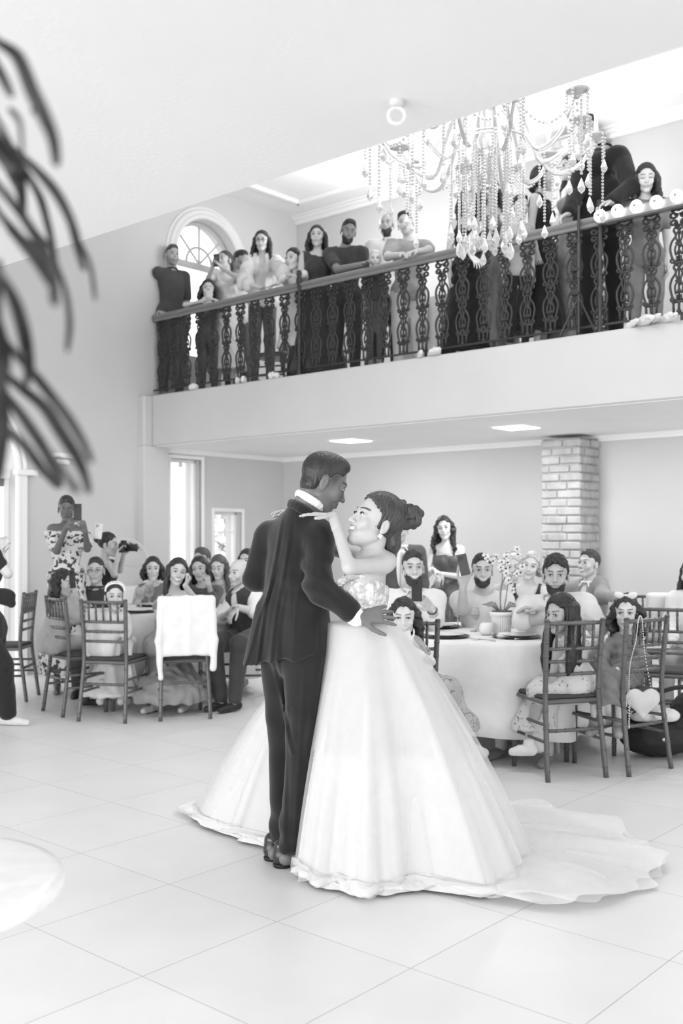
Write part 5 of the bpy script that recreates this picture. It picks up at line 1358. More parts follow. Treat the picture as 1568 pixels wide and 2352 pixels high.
person('man in an open white shirt photographing with a dark phone, beard and wristwatch', (948, 1306, 7.05), by=0, hy=4, pose='sit', smile=.9, open_=.3, skin=.40, group=GR,
       arms={1: dict(el=(1000, 1425, -.12), wr=(991, 1397, -.22), tip=(962, 1368, -.30), n=V(-.6, .9, .3), th=1, curl=(.7, .8, .9, 1.0)), -1: dict(el=(890, 1440, -.1), wr=(925, 1440, -.3))},
       top=T_('shirt', .72, sl=1.15, neck='v', collar=1, openv=1), hair=HR('short', hl=.058), face=dict(beard=.012, brow=.03), extras=extra_watch(1))
phone('dark phone held in front of the white-shirted man', P(957, 1356, 6.74), V(-.15, -1, .1), v=.03)
person('smiling bearded man in a white t-shirt raising a phone beside his head', (1107, 1312, 7.35), by=0, hy=-3, pose='sit', smile=1.0, open_=.5, skin=.42, group=GR,
       arms={-1: dict(el=(1062, 1400, -.12), wr=(1063, 1345, -.16), tip=(1074, 1310, -.2), n=V(0, .9, .3), th=1, curl=(.6, .6, .6, .6)), 1: dict(el=(1168, 1440, -.1), wr=(1120, 1445, -.3))},
       top=T_('tee', .68, sl=.7, neck='crew'), hair=HR('short', hl=.060), face=dict(beard=.006, brow=.03))
phone('phone with two large camera lenses raised beside the white t-shirt man', P(1064, 1297, 7.12), V(.1, -1, .05), (-.22, 0, 1), v=.09, size=(.070, .150, .010))
person('heavy bearded man in a white shirt leaning on his forearm on the table', (1276, 1324, 6.75), by=-35, hy=-14, pose='sit', smile=.4, skin=.33, build=1.22, hs=1.05, group=GR, lean=(.05, .12),
       arms={-1: dict(el=(1200, 1425, -.25), wr=(1290, 1418, -.40), tip=(1330, 1418, -.35)), 1: dict(sh=(1345, 1390, .05), el=(1372, 1440, -.15), wr=(1240, 1400, -.30), tip=(1215, 1396, -.3))},
       top=T_('shirt', .70, sl=1.0, neck='crew', collar=1, off=.018), hair=HR('curlytop', hl=.055, v=.018), face=dict(beard=.022, brow=.025))
person('blonde woman in a dark strappy top smiling with head tilted', (1218, 1302, 8.35), by=-20, hy=-18, hr=-12, sex='f', pose='sit', smile=.7, skin=.55, top=T_('dress', .05, sl=0, neck='straps'),
       hair=HR('bob', .50, length=.22, back=1), face=dict(brow=.2), group=GR, glasses=False)
person('older woman with pale hair half hidden behind the orchid flowers', (1178, 1305, 8.7), by=-10, sex='f', pose='sit', smile=.6, skin=.50, top=T_('blouse', .55, sl=1.9, pat='floral'), hair=HR('bob', .55, length=.16), group=GR)
person('dark-haired man in a grey jacket smiling over his shoulder by the brick pier', (1352, 1297, 8.6), by=-50, hy=-55, hp=-6, pose='sit', smile=.8, open_=.3, skin=.42, group=GR,
       arms={1: dict(sh=(1378, 1345, -.05), el=(1385, 1370, -.28), wr=(1402, 1372, -.42), tip=(1406, 1392, -.45), n=V(0, .5, -1)), -1: dict(el=(1310, 1400, .1), wr=(1300, 1430, -.1))},
       top=[dict(k='jacket', v=.30, sl=1.95, neck='v', off=.02), dict(k='shirt', v=.8, sl=0, neck='crew', off=.008, collar=1)], hair=HR('short', .04, hl=.060))
person('standing man in a dark suit and pale tie half hidden behind the bride\'s hair', (918, 1218, 9.3), by=8, hy=-12, sex='m', skin=.38, smile=.4, glasses=True,
       top=[dict(k='jacket', v=.09, sl=2.0, neck='v', open=1.25, hem=.25, off=.020), dict(k='shirt', v=.82, sl=0, neck='crew', collar=1, off=.008)], bot=dict(v=.08), hair=HR('fade', .30, hl=.075), extras=tie)
def bracelet(root, J, HB, Hc, hs, TB, k, bw, add):
    m = MB(); N = J['neck']; tr, tf, up = TB
    m.tube([N+tr*.075*math.cos(t)+tf*(.085*math.sin(t)+.02)-up*(.03+.045*max(0, math.sin(t))) for t in np.linspace(-.3, PI+.3, 18)], .0028, 5)
    mk('necklace', m.v, m.f, plain('pearl', .9, .1, 0, .8), root)
    a = J['wr', -1]; d = (a-J['el', -1]).normalized(); u = d.orthogonal().normalized(); w_ = d.cross(u); m = MB()
    m.tube([a-d*.02+u*.030*math.cos(t)+w_*.030*math.sin(t) for t in np.linspace(0, 2*PI, 16, endpoint=False)], .006, 6, closed=True)
    mk('bracelet', m.v, m.f, plain('pearl', .9), root)
person('standing woman with long dark hair in a grey satin strapless gown, hands clasped', (1020, 1215, 9.9), by=-5, hy=-12, hr=8, sex='f', skin=.52, smile=.3, ht=1.66,
       arms={-1: dict(el=(977, 1325, -.05), wr=(996, 1309, -.22), tip=(1012, 1318, -.25), n=V(0, .3, -1)), 1: dict(el=(1058, 1325, -.05), wr=(1012, 1318, -.26), tip=(1005, 1335, -.28), n=V(0, 1, 0))},
       top=T_('gown', .10, sl=0, neck='off', drop=.10, skirt=.95, pat='satin', flare=.30), hair=HR('long', length=.30, wave=2.0), extras=bracelet)
def bow(root, J, HB, Hc, hs, TB, k, bw, add):
    m = MB()
    for s in (-1, 1):
        c = Hc+HB[2]*.128*hs+HB[1]*.035*hs+HB[0]*s*.038; m.ball(c, (.036, .012, .022), 10, Matrix((HB[0], HB[1], HB[2])).transposed() @ Matrix.Rotation(s*-.35, 3, 'Y'))
    m.ball(Hc+HB[2]*.126*hs+HB[1]*.035*hs, .012, 8); mk('hair_bow', m.v, m.f, cloth_mat(.75), root, label if False else None) if False else mk('hair_bow', m.v, m.f, cloth_mat(.75), root)
person('girl in a floral dress resting her chin behind the chair back next to the bride', (927, 1422, 5.80), by=8, hy=-6, sex='c', ht=1.32, pose='sit', skin=.50, smile=0, look=(0, .9), hs=.90, group='children at the orchid table',
       arms={-1: dict(sh=(900, 1475, -.02), el=(905, 1520, -.10), wr=(940, 1478, -.14), tip=(932, 1452, -.12), n=V(0, 1, 0), curl=(1.0, 1.1, 1.2, 1.2)), 1: dict(sh=(955, 1478, -.02), el=(990, 1520, -.06), wr=(972, 1505, -.16), tip=(950, 1496, -.16), n=V(0, 1, 0), curl=(.9, 1.0, 1.1, 1.2))},
       pelvis=(935, 1565, .20), legs={-1: dict(kn=(960, 1590, -.08), an=(1055, 1710, -.05), ff=V(.9, -.25, 0)), 1: dict(kn=(1030, 1585, .0), an=(1078, 1702, .02), ff=V(.9, -.3, 0))},
       top=T_('dress', .36, sl=.5, neck='crew', skirt=.72, flare=.22, pat='floral'), hair=HR('long', .018, length=.46, vol=1.05, wave=1.6), shoes=.5)
person('girl with very long dark hair in a pale floral dress glancing back from her chair', (1287, 1412, 6.05), by=-150, hy=-55, hp=6, sex='c', ht=1.30, pose='sit', skin=.34, smile=.1, look=(.9, 0), hs=.92, group='children at the orchid table',
       pelvis=V((1325-784)/FPX*6.12, 6.14, .53), legs={1: dict(kn=P(1236, 1590, 6.10), an=P(1210, 1705, 6.12), ff=V(-1, .2, 0)), -1: dict(kn=P(1255, 1580, 6.32), an=P(1228, 1700, 6.3), ff=V(-1, .2, 0))},
       arms={1: dict(sh=(1283, 1478, .0), el=(1268, 1555, .02), wr=(1250, 1620, .06), tip=(1236, 1645, .06)), -1: dict(sh=(1345, 1480, .10), el=(1290, 1530, .25), wr=(1215, 1570, .20), tip=(1190, 1600, .2), n=V(0, .3, -1))},
       top=T_('dress', .62, sl=0, neck='wide', skirt=.75, flare=.24, pat='floral'), hair=HR('long', .012, length=.42, vol=1.5, front=1), shoes=.75)
person('toddler with a white hair bow and grey ruffled dress looking aside', (1437, 1410, 6.45), by=-25, hy=-18, sex='c', ht=1.05, pose='sit', skin=.50, smile=.0, look=(-.4, .2), hs=.92, group='children at the orchid table',
       pelvis=V((1425-784)/FPX*6.40, 6.40, .53), legs={1: dict(kn=V(1.66, 6.12, .52), an=V(1.66, 6.1, .30)), -1: dict(kn=V(1.52, 6.16, .52), an=V(1.52, 6.14, .30))},
       arms={1: dict(el=(1478, 1515, -.12), wr=(1418, 1535, -.22), tip=(1408, 1560, -.24)), -1: dict(el=(1378, 1515, -.1), wr=(1385, 1535, -.2), tip=(1400, 1545, -.2))},
       top=T_('dress', .20, sl=1.8, neck='crew', skirt=.5, flare=.20, fold=.008, bulk=1.3), hair=HR('long', .025, length=.20, wave=2.5), extras=bow, shoes=.3)
person('woman in a white blouse with long dark hair cut by the right edge', (1588, 1320, 7.9), by=-30, hy=-45, sex='f', pose='sit', skin=.45, top=T_('blouse', .78, sl=1.9, neck='crew', off=.03), bot=dict(v=.35), hair=HR('long', .015, length=.34), group=GR)
# ---------------------------------------------------------------- guests at the tables, left
GL = 'seated guests around the left table'
person('woman with long curly dark hair in a pale jacket holding a phone to her eye', (146, 1343, 8.35), by=125, hy=68, sex='f', pose='sit', skin=.45, smile=.2, group=GL,
       pelvis=V((122-784)/FPX*8.3, 8.30, .55), arms={-1: dict(sh=(150, 1392, -.12), el=(172, 1420, -.12), wr=(171, 1368, -.08), tip=(172, 1335, -.1), n=V(-1, .3, 0), curl=(.3, .4, .8, .9), spread=.25), 1: dict(el=(150, 1420, .2), wr=(180, 1400, .15))},
       legs={1: dict(kn=V(-2.15, 8.75, .52), an=V(-2.15, 8.8, .09)), -1: dict(kn=V(-2.05, 8.6, .52), an=V(-2.1, 8.45, .09))},
       top=T_('blouse', .40, sl=1.95, neck='crew', off=.018), bot=dict(v=.40), hair=HR('curly', .02, length=.46, vol=1.15), shoes=.04)
phone('dark phone held by the curly-haired woman at the left table', P(166, 1330, 8.18), V(.9, -.4, .1), v=.04)
person('man in a dark shirt and glasses looking at the camera, left table', (220, 1312, 9.35), by=10, hy=4, pose='sit', skin=.40, smile=.1, group=GL, top=T_('polo', .045, sl=.8, collar=1), bot=dict(v=.05), hair=HR('short', .03, hl=.060), glasses=True, shoes=.05)
def tiara(root, J, HB, Hc, hs, TB, k, bw, add):
    m = MB(); rnd = random.Random(1)
    for i in range(19):
        t = PI*i/18; c = Hc+HB[0]*.082*hs*math.cos(t)+HB[2]*(.062+.062*math.sin(t))*hs+HB[1]*.045*hs
        m.ball(c, .0085, 8); m.ball(c+HB[2]*.014+HB[1]*rnd.uniform(-.004, .006), .0065, 6)
    mk('tiara', m.v, m.f, plain('tiara_crystal', .85, .15, .2, .9), root)
person('girl with a jewelled tiara in a satin gown looking over her shoulder', (262, 1372, 7.95), by=160, hy=22, sex='c', ht=1.30, pose='sit', skin=.42, smile=.0, look=(-.3, .3), hs=.90, group=GL,
       pelvis=V((235-784)/FPX*7.98, 8.02, .53), legs={1: dict(kn=V(-1.88, 8.35, .53), an=V(-1.95, 8.3, .12)), -1: dict(kn=V(-1.75, 8.35, .53), an=V(-1.78, 8.3, .12))},
       arms={-1: dict(sh=(282, 1420, .0), el=(300, 1480, .05), wr=(298, 1530, .02)), 1: dict(sh=(222, 1420, .05), el=(205, 1470, .1), wr=(230, 1500, .2))},
       top=T_('dress', .62, sl=.55, neck='crew', skirt=.97, flare=.42, pat='satin', fold=.010, off=.02), hair=HR('pony', .03, length=.25), extras=tiara, shoes=.7)
person('bob-haired woman drinking at the left table with hand at her mouth', (351, 1308, 9.95), by=5, hy=10, sex='f', pose='sit', skin=.48, smile=0, group=GL,
       arms={-1: dict(el=(312, 1385, -.15), wr=(330, 1350, -.2), tip=(345, 1332, -.18), n=V(1, .3, 0)), 1: dict(el=(385, 1400, -.1), wr=(350, 1398, -.3))}, top=T_('dress', .20, sl=0, neck='crew'), hair=HR('bob', .02, length=.30, vol=1.05))
person('smiling woman in a long pale gown twisted round in the shawl-draped chair', (407, 1316, 8.35), by=-20, hy=18, hr=-10, sex='f', pose='sit', skin=.40, smile=1.0, open_=.5, group=GL,
       pelvis=V((375-784)/FPX*8.15, 8.2, .55), arms={1: dict(el=(445, 1375, -.1), wr=(425, 1345, -.2), tip=(440, 1322, -.18), n=V(-1, 0, 0), curl=(.9, 1, 1, 1)), -1: dict(sh=(362, 1392, -.12), el=(372, 1440, -.22), wr=(425, 1392, -.42), tip=(437, 1384, -.44), n=V(0, .4, -1), curl=(.5, .5, .6, .6))},
       legs={1: dict(kn=V(-1.38, 8.55, .5), an=V(-1.25, 8.25, .09)), -1: dict(kn=V(-1.55, 8.5, .5), an=V(-1.5, 8.2, .09))},
       top=T_('gown', .27, sl=0, neck='off', skirt=.98, flare=.42, fold=.012, pat='satin'), hair=HR('long', .02, length=.36, part=.02), shoes=.5)
person('long-haired woman resting a hand on her cheek at the left table', (459, 1309, 9.35), by=0, hy=-8, hr=8, sex='f', pose='sit', skin=.36, smile=.2, group=GL,
       arms={1: dict(el=(490, 1385, -.1), wr=(480, 1345, -.2), tip=(471, 1310, -.16), n=V(-.4, .9, 0)), -1: dict(el=(430, 1400, -.1), wr=(450, 1405, -.3))}, top=T_('blouse', .10, sl=1.5, pat='floral'), hair=HR('long', .02, length=.34))
person('person with short dark hair behind the woman resting her cheek on her hand', (463, 1287, 10.3), by=-30, hy=-30, pose='sit', skin=.32, top=T_('tee', .2), hair=HR('short', .06, hl=.055), group=GL)
person('young woman with light-streaked hair looking down, between two taller heads', (502, 1304, 9.9), by=-10, hy=-10, hp=12, sex='f', pose='sit', skin=.55, smile=.2, top=T_('blouse', .45, sl=1.9), hair=HR('long', .09, length=.30), group=GL, shut=.8)
person('bald man with a grey moustache in a dark waistcoat and rolled white sleeves', (548, 1318, 8.75), by=-32, hy=-38, pose='sit', skin=.45, smile=.2, build=1.1, group=GL,
       pelvis=V((572-784)/FPX*8.6, 8.75, .56), arms={-1: dict(sh=(533, 1385, .05), el=(508, 1420, -.1), wr=(520, 1412, -.28), tip=(530, 1400, -.3)), 1: dict(sh=(588, 1372, -.1), el=(585, 1405, -.22), wr=(545, 1395, -.32), tip=(530, 1412, -.35), n=V(0, .2, -1))},
       legs={-1: dict(kn=V(-1.05, 8.35, .54), an=V(-.98, 8.28, .09), ff=V(-.6, -.7, 0)), 1: dict(kn=V(-.82, 8.22, .54), an=V(-.86, 8.22, .09), ff=V(-.6, -.7, 0))},
       top=[dict(k='vest', v=.05, sl=0, neck='v', off=.020, hem=.12), dict(k='shirt', v=.80, sl=1.1, neck='crew', collar=1, off=.010)], bot=dict(v=.055), hair=None, face=dict(beard=.0, brow=.15, stub=.3), shoes=.03)
person('dark-haired person mostly hidden behind the groom\'s shoulder, left table', (567, 1290, 9.9), by=-20, sex='f', pose='sit', skin=.4, top=T_('tee', .1), hair=HR('bob', .02), group=GL)
person('woman in a leopard print off-shoulder dress standing and holding up a phone', (153, 1170, 9.2), by=22, hy=14, hp=8, sex='f', skin=.11, smile=0, ht=1.68,
       arms={-1: dict(sh=(118, 1215, -.02), el=(130, 1265, -.12), wr=(152, 1212, -.25), tip=(170, 1188, -.28), n=V(.4, 1, 0), th=-1, curl=(.5, .6, .6, .7)), 1: dict(el=(200, 1260, -.05), wr=(196, 1222, -.2), tip=(186, 1190, -.26), n=V(-.6, 1, 0), curl=(.6, .6, .6, .7))},
       top=T_('gown', .68, sl=.75, neck='off', drop=.04, skirt=.85, flare=.27, pat='leopard', off=.02), hair=HR('short', .025, hl=.052, vol=1.3))
phone('dark phone held up by the woman in leopard print', P(178, 1176, 8.92), V(.25, -1, .15), (0, 0, 1), v=.06)
phone('white phone with three lenses seen beside the leopard print sleeve', P(226, 1220, 9.3), V(.1, -1, .1), (.1, 0, 1), v=.75)
person('mirror reflection of a photographer in a dark top aiming a camera, built as a solid figure', (248, 1252, 9.75), by=70, hy=88, hp=5, sex='f', skin=.42, smile=0, ht=1.50,  # what the round mirror reflects, modelled as a solid person with a camera
       arms={-1: dict(sh=(250, 1296, -.1), el=(262, 1320, -.12), wr=(272, 1268, -.1), tip=(278, 1256, -.1), curl=(.8, .9, .9, .9)), 1: dict(el=(275, 1310, .12), wr=(283, 1275, .05), tip=(286, 1262, .02))},
       top=T_('blouse', .03, sl=.0, neck='wide'), bot=dict(v=.05), hair=HR('bun', .02))
e = empty('camera', P(284, 1258, 9.68), math.radians(78), 'black camera of the reflected photographer, built solid in front of the mirror', 'camera')
DK = plain('camera_black', .03, .4)
MB().box((0, 0, 0), (.13, .06, .09), None, .012).box((0, 0, .055), (.05, .05, .03), None, .008).build('camera_body', DK, e); MB().lathe([(.035, 0), (.035, .09), (.040, .10), (.0, .10)], (0, -.03, 0), 18, Matrix.Rotation(PI/2, 3, 'X')).build('lens_barrel', DK, e, smooth=True)
# person cut by the left edge
person('person in black trousers and white trainers cut by the left edge, holding something up', (-42, 1215, 7.6), by=75, hy=70, sex='f', skin=.45, ht=1.70, arms={-1: dict(sh=(-20, 1275, -.1), el=(18, 1318, -.1), wr=(-2, 1262, -.05), tip=(4, 1235, .0)), 1: dict(el=(-10, 1310, .2), wr=(0, 1280, .2))},
       pelvis=(-28, 1440, .0), legs={-1: dict(kn=(2, 1530, -.05), an=V((18-784)/FPX*7.62, 7.62, .085), ff=V(1, -.1, 0)), 1: dict(kn=(-20, 1530, .1), an=V((-30-784)/FPX*7.8, 7.8, .085), ff=V(1, 0, 0))}, top=T_('tee', .025, sl=.5, hem=.2), bot=dict(v=.02, bulk=1.5, off=.02), hair=HR('pony', .03), shoes=.62)
bg = empty('shoulder_bag', P(12, 1368, 7.4), 0, 'black shoulder bag on the hip of the person at the left edge', 'bag')
S = Sdf(); c = P(4, 1368, 7.38); S.ell(c, (.10, .05, .055), k=0); S.rc(c+V(-.1, 0, .03), c+V(.07, 0, -.06), .03, k=.04); v_, f_ = S.mesh(.006); mk('bag_body', v_, f_, cloth_mat(.02), bg)
# ---------------------------------------------------------------- loose things around the tables
def draped(name, label, cat, c, rz, w_, drop_f, drop_b, v, lean=.0, seed=1, sleeves=True):
    S = Sdf(); Rm = Matrix.Rotation(rz, 3, 'Z'); B = [Rm @ V(1, 0, 0), Rm @ V(0, 1, 0), V(0, 0, 1)]; q = lambda x, y, z: c+B[0]*x+B[1]*y+B[2]*z
    for side, dr in ((-1, drop_b), (1, drop_f)):
        n = 14
        for i in range(n):
            x = -w_/2+w_*i/(n-1); S.rc(q(x, side*.022, .01), q(x*.98, side*.030, -dr), .019, k=.03)
    S.rc(q(-w_/2, 0, .02), q(w_/2, 0, .02), .020, k=.02)
    if sleeves:
        for s in (-1, 1): S.rc(q(s*w_/2, -.02, .0), q(s*(w_/2+.015), -.04, -.30), .024, .022, k=.02); S.rc(q(s*(w_/2+.015), -.04, -.30), q(s*(w_/2+.00), -.045, -drop_b-.12-(.06 if s < 0 else 0)), .026, .024, k=.02)
    S.warp(folds(.004, .16, seed, .12)); v_, f_ = S.mesh(.008); o = mk(name, v_-np.array(tuple(c)), f_, cloth_mat(v, 'knit'), None, world=False); o.location = c; return tag(o, label, cat)
a, b = FL(368.5, 1657), FL(483, 1651); mid = (a+b)/2; dd = (b-a).normalized(); rz = math.atan2(dd.y, dd.x)
draped('shawl', 'white knitted cardigan draped over the back of a chair at the left table', 'cardigan', V(mid.x, mid.y+.025, .915), rz, .40, .30, .40, .78, seed=2)
draped('cloth', 'pale cloth hanging on a chair back near the right edge', 'cloth', V((1512-784)/FPX*8.1, 8.08, .92), .0, .16, .3, .30, .70, seed=4, sleeves=False)
# heart purse on a chain
hp_ = P(1476, 1610, 5.82); hb = empty('heart_purse', hp_, 0, 'pale heart-shaped purse hanging by a chain from a chair back', 'purse')
S = Sdf()
for s in (-1, 1): S.ell(hp_+V(s*.045, 0, .020), (.052, .026, .050), k=.010); S.rc(hp_+V(s*.060, 0, .0), hp_+V(0, 0, -.088), .026, .010, k=.02)
S.ell(hp_-V(0, 0, .01), (.060, .024, .045), k=.02); v_, f_ = S.mesh(.004); mk('purse_body', v_, f_, plain('purse_leather', .52, .35), hb)
CHN = plain('chain_metal', .6, .25, .9)
def chain_(pts):
    m = MB(); sp = spline(pts, 14)
    for i, c in enumerate(sp[:-1]): m.ball(c, (.0042, .0042, .0060), 6)
    return m
for pts in ([hp_+V(.055, 0, .03), P(1480, 1500, 5.86), P(1474, 1424, 5.93), P(1466, 1422, 5.9), P(1460, 1470, 5.84), P(1446, 1530, 5.78), P(1444, 1600, 5.78), P(1444, 1672, 5.76), P(1447, 1610, 5.78), hp_+V(-.055, 0, .01)],):
    m = chain_(pts); mk('chain', m.v, m.f, CHN, hb)
# black bag with white cloth under the chairs at the right
bc = FL(1545, 1752); bag = empty('baby_carrier_bag', V(bc.x+.02, bc.y+.20, 0), 0, 'bulky black bag with white cloth spilling out under the purse chair', 'bag')
o = V(bc.x+.02, bc.y+.20, 0); S = Sdf(); S.ell(o+V(-.06, 0, .13), (.24, .18, .13), k=0); S.ell(o+V(.18, .02, .22), (.16, .15, .20), k=.06); S.rc(o+V(-.24, 0, .22), o+V(.2, 0, .1), .05, k=.06); S.half(o, (0, 0, -1), .002); S.warp(folds(.004, .1, 3, 1)); v_, f_ = S.mesh(.009)
mk('bag_body', v_, f_, plain('nylon_black', .022, .6), bag)
mk('handle', *(lambda m: (m.v, m.f))(MB().tube(spline([o+V(-.25, -.05, .24), o+V(-.12, -.1, .40), o+V(.10, -.1, .46), o+V(.25, -.05, .36)], 6), .014, 8)), plain('nylon_black', .022), bag)
m = MB(); rnd = random.Random(3)
for i in range(36): m.box(o+V(.10+rnd.random()*.16, -.175, .05+rnd.random()*.06), (.012, .004, .008), Matrix.Rotation(rnd.random()*3, 3, 'Y'))
mk('label_print', m.v, m.f, plain('print_white', .8, .5), bag)
mk('badge', *(lambda m: (m.v, m.f))(MB().lathe([(.0, 0), (.012, 0), (.012, .004), (0, .004)], o+V(-.07, -.178, .14), 14, Matrix.Rotation(PI/2, 3, 'X'))), plain('badge_steel', .6, .3, .8), bag)
crumple('cloth', o+V(-.10, -.02, .235), (.26, .16, .08), .72, 'white crumpled cloth on top of the black bag', 'cloth', 9, 0)
# shoes seen under the right table
def table_shoe(p, f, v, label):
    p = V(p.x, p.y, 0); f = f.normalized(); S = Sdf(); S.rc(p+V(0, 0, .06), p+f*.12+V(0, 0, .045), .036, .034, k=0); S.rc(p+f*.12+V(0, 0, .045), p+f*.20+V(0, 0, .03), .034, .025, k=.01); S.half(p, (0, 0, -1), .001)
    v_, f_ = S.mesh(.006); o = mk('shoe', v_-np.array(tuple(p)), f_, plain('shoe_pale', v, .5), None, world=False); o.location = p; return tag(o, label, 'shoe')
# ---------------------------------------------------------------- guests on the gallery
GG = 'guests leaning on the gallery railing'
def gal(label, u, v, a, **q):
    p = atA(u, v, a); q.setdefault('fz', ZG); q.setdefault('group', GG); q.setdefault('h', .013); q.setdefault('hh', .0052)
    return person(label, p, **q)
RAILA = AF+.10
on_rail = lambda u, v=None, a=RAILA: atA(u, v, a)
gal('man in a dark polo shirt with one arm on the far end of the railing', 396, 588, AF+.30, by=35, hy=30, hp=4, skin=.34, top=T_('polo', .07, sl=.8, collar=1), bot=dict(v=.12), hair=HR('fade', .07, hl=.065), face=dict(stub=.4, brow=.08),
    arms={-1: dict(el=atA(325, 668, AF+.42), wr=atA(368, 716, AF+.16), tip=atA(385, 722, AF+.08), n=V(0, 0, -1))})
gal('woman crouching low over the railing with a pale phone hiding her face', 478, 667, AF+.40, by=8, sex='f', skin=.5, ht=1.35, top=T_('tee', .10, sl=.6), bot=dict(v=.1), hair=HR('long', .02, length=.20, vol=1.05),
    arms={-1: dict(el=atA(425, 700, AF+.12), wr=atA(462, 692, AF+.12), tip=atA(480, 678, AF+.1), n=V(0, 1, 0)), 1: dict(el=atA(520, 705, AF+.2), wr=atA(495, 690, AF+.15))})
phone('pale phone held by the crouching woman on the gallery', atA(481, 675, AF+.15), V(-.1, -1, 0), v=.7)
gal('woman filming with a dark phone raised beside the arched window', 516, 600, AF+.65, by=15, hy=-35, hp=-5, sex='f', skin=.42, top=T_('dress', .62, sl=0, neck='straps', skirt=.7), hair=HR('pony', .06, length=.2),
    arms={-1: dict(el=atA(478, 640, AF+.45), wr=atA(490, 610, AF+.40), tip=atA(495, 595, AF+.38)), 1: dict(el=atA(548, 640, AF+.4), wr=atA(508, 615, AF+.40), tip=atA(500, 602, AF+.38))})
phone('dark phone raised in front of the arched window', atA(497, 598, AF+.36), V(-.2, -1, -.1), v=.08)
gal('dark-haired man half hidden behind the long-haired woman in the pale blouse', 553, 600, AF+1.0, by=30, hy=60, hp=10, skin=.25, top=T_('tee', .6), bot=dict(v=.1), hair=HR('short', .02))
gal('woman with long dark hair and glasses in a draped pale blouse on the gallery', 601, 556, AF+.48, by=5, hy=-5, hp=4, sex='f', skin=.45, smile=.4, glasses=True, top=T_('blouse', .66, sl=1.2, neck='v', off=.028, fold=.012, bulk=1.4), bot=dict(v=.12), hair=HR('long', .02, length=.30),
    arms={-1: dict(el=atA(560, 650, AF+.14), wr=atA(600, 662, AF+.10), tip=atA(620, 655, AF+.08), n=V(0, 0, -1)), 1: dict(el=atA(650, 625, AF+.2), wr=atA(640, 650, AF+.10), tip=atA(625, 655, AF+.08), n=V(0, 0, -1))})
gal('girl in a white dress with elbows on the gallery rail, looking sideways', 674, 598, AF+.30, by=-15, hy=-35, sex='c', ht=1.30, hs=.97, skin=.48, top=T_('dress', .72, sl=1.2, skirt=.55, flare=.26), hair=HR('long', .02, length=.24),
    arms={-1: dict(el=atA(650, 640, AF+.12), wr=atA(662, 638, AF+.08), tip=atA(668, 630, AF+.06)), 1: dict(el=atA(697, 630, AF+.16), wr=atA(680, 636, AF+.08), tip=atA(668, 630, AF+.06))})
gal('woman with long dark hair in a dark square-necked sleeveless long dress', 728, 545, AF+.40, by=10, hy=-5, sex='f', skin=.46, build=1.1, ht=1.66, top=T_('gown', .055, sl=0, neck='wide', skirt=.96, flare=.33), hair=HR('long', .02, length=.22))
gal('man in a dark t-shirt leaning and looking down, gallery centre', 800, 533, AF+.50, by=-10, hy=8, hp=16, hr=-8, skin=.20, top=T_('tee', .05, sl=.7), bot=dict(v=.05), hair=HR('fade', .02), face=dict(beard=.004, brow=.02),
    arms={-1: dict(el=atA(775, 620, AF+.3), wr=atA(835, 607, AF+.12), tip=atA(850, 600, AF+.1))})
gal('baby in a white hat held against the railing by the dark t-shirt man', 861, 598, AF+.25, by=0, sex='c', ht=.80, hs=.72, fz=ZG, skin=.5, top=T_('tee', .06, sl=1.2), bot=dict(v=.10), hair=dict(style='short', v=.7, vol=1.2))
gal('bald man with a full black beard in a white shirt and tie', 887, 518, AF+1.05, by=15, hy=-12, skin=.36, top=T_('shirt', .72, sl=1.9, collar=1), bot=dict(v=.05), hair=None, face=dict(beard=.014, brow=.03))
gal('young man with cropped hair in a light t-shirt tilting his head', 931, 516, AF+.62, by=5, hy=-10, hr=12, skin=.45, top=T_('tee', .36, sl=.7), bot=dict(v=.7), hair=HR('fade', .03), arms={-1: dict(el=atA(890, 590, AF+.3), wr=atA(925, 585, AF+.12)), 1: dict(el=atA(985, 575, AF+.3), wr=atA(955, 578, AF+.12))})
gal('woman in a black dress letting one arm hang over the railing behind the chandelier', 1075, 462, AF+.55, by=0, sex='f', skin=.5, top=T_('gown', .02, sl=.0, neck='straps', skirt=.9, flare=.28), hair=HR('long', .03, length=.25),
    arms={1: dict(el=atA(1070, 560, AF-.02), wr=atA(1084, 590, AF-.10), tip=atA(1098, 606, AF-.12), n=V(-.3, .9, 0), spread=.25)})
gal('person in a grey strapless gown standing behind the chandelier beads', 1128, 440, AF+.75, by=-5, sex='f', skin=.42, top=T_('gown', .13, sl=0, neck='off', skirt=.96, flare=.30, pat='satin'), hair=HR('long', .03, length=.25))
gal('boy with dark hair peeping over the gallery rail beneath the chandelier', 1194, 478, AF+.32, by=5, hy=25, hp=5, sex='c', ht=1.32, skin=.48, top=T_('tee', .5, sl=.6), bot=dict(v=.03), hair=HR('short', .02))
gal('dark-haired woman in a sleeveless black dress beside the peeping boy', 1247, 412, AF+.70, by=60, hy=80, sex='f', skin=.5, top=T_('gown', .02, sl=0, neck='wide', skirt=.8, flare=.26), hair=HR('bob', .02, length=.3))
gal('long-haired woman behind the man in black, showing one bare arm', 1308, 388, AF+1.0, by=-60, hy=-70, sex='f', skin=.52, top=T_('gown', .30, sl=0, neck='straps', skirt=.9), hair=HR('long', .05, length=.3))
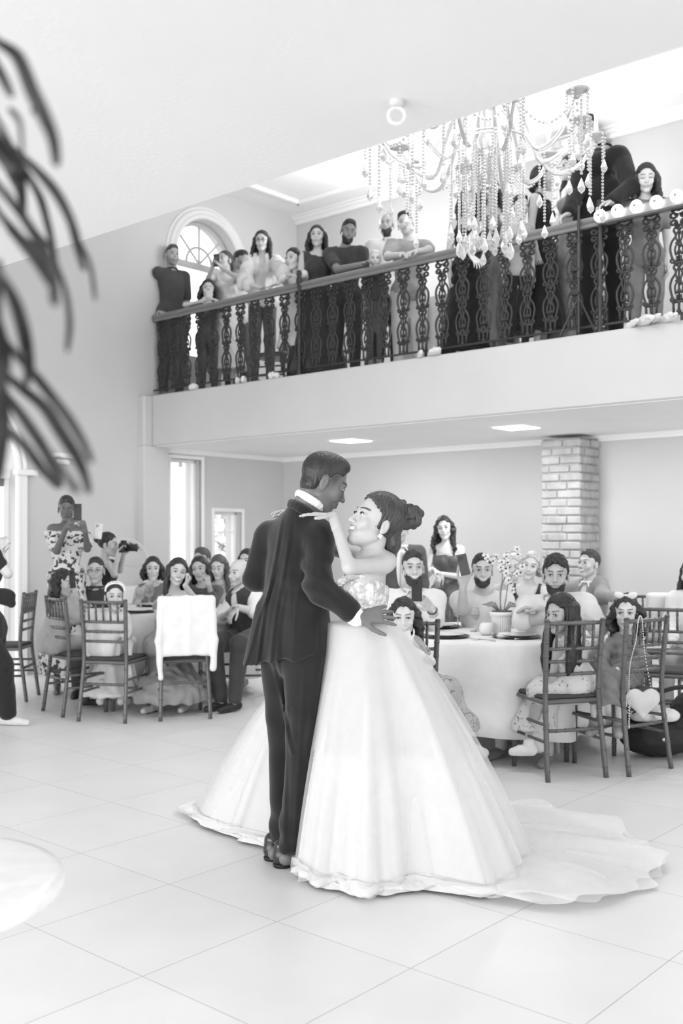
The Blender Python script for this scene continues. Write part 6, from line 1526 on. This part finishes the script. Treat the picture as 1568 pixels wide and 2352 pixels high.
gal('big man in a black shirt leaning both hands on the gallery rail', 1352, 300, AF+.60, by=12, hy=-20, hp=12, skin=.42, ht=1.84, build=1.25, top=T_('shirt', .015, sl=1.95, collar=1, off=.018), bot=dict(v=.015), hair=HR('short', .03), shoes=.02, h=.011,
    neckp=(1384, 346, .02), pelvis=atA(1380, 505, AF+.62), arms={-1: dict(sh=atA(1338, 385, AF+.52), el=atA(1322, 445, AF+.38), wr=atA(1304, 489, AF+.16), tip=atA(1287, 500, AF+.10), n=V(0, 0, -1)), 1: dict(sh=atA(1424, 362, AF+.52), el=atA(1448, 430, AF+.36), wr=atA(1402, 463, AF+.16), tip=atA(1378, 470, AF+.08), n=V(0, 0, -1))})
gal('young woman with long dark hair looking down over the bar of bulbs', 1483, 412, AF+.42, by=-10, hy=-12, hp=14, sex='f', skin=.5, smile=.3, top=T_('blouse', .22, sl=.6), bot=dict(v=.25), hair=HR('half' if False else 'long', .025, length=.24), shut=.6)
# white banquet cloths and chairs glimpsed through the railing
for i, (b, w_, dp, v, l) in enumerate(((4.35, 1.0, .05, .8, 'long white tablecloth seen through the railing left of the black dress'), (2.35, 1.9, .5, .8, 'white draped table seen through the railing under the bulbs'))):
    b = (5.75, 2.35)[i]; w_ = (.95, 1.7)[i]; p = RM(AF+1.15, b, ZG); e = empty('draped_table', p, math.radians(49), l, 'table', 'draped tables on the gallery')
    MB().box((0, 0, .375), (.62, w_, .73), None, .02).build('tabletop', plain('table_ply', .35), e)
    m = MB(); n = 120; vs = []
    per = 2*(.66+w_+.04)
    for k in range(n):
        t = k/n*per; X, Y = .66, w_+.04
        if t < X: x, y = -X/2+t, -Y/2
        elif t < X+Y: x, y = X/2, -Y/2+(t-X)
        elif t < 2*X+Y: x, y = X/2-(t-X-Y), Y/2
        else: x, y = -X/2, Y/2-(t-2*X-Y)
        f = 1+.05*math.sin(k*.9)+.02*math.sin(k*2.3); vs.append((x, y, .755)); vs.append((x*f*1.04, y*(1+(f-1)*.3), .03))
    fs = [(2*k, 2*((k+1) % n), 2*((k+1) % n)+1, 2*k+1) for k in range(n)]+[tuple(range(0, 2*n, 2))]
    m.raw(vs, fs); m.build('tablecloth', cloth_mat(v), e, smooth=False)
for i, (b, da, rz, l) in enumerate(((8.2, 1.0, .3, 'dark chair on the gallery behind the crouching woman'), (7.55, 1.05, 1.2, 'dark chair on the gallery behind the draped blouse woman'), (6.3, 1.15, 2.0, 'dark chair on the gallery behind the dark t-shirt man'), (4.3, 1.1, .8, 'dark chair on the gallery between the boy and the man in black'))):
    p = RM(AF+da, b, ZG); c = copy_tree(CH, p, math.radians(49)+rz, label=l); tag(c, l, 'chair', 'chairs up on the gallery')
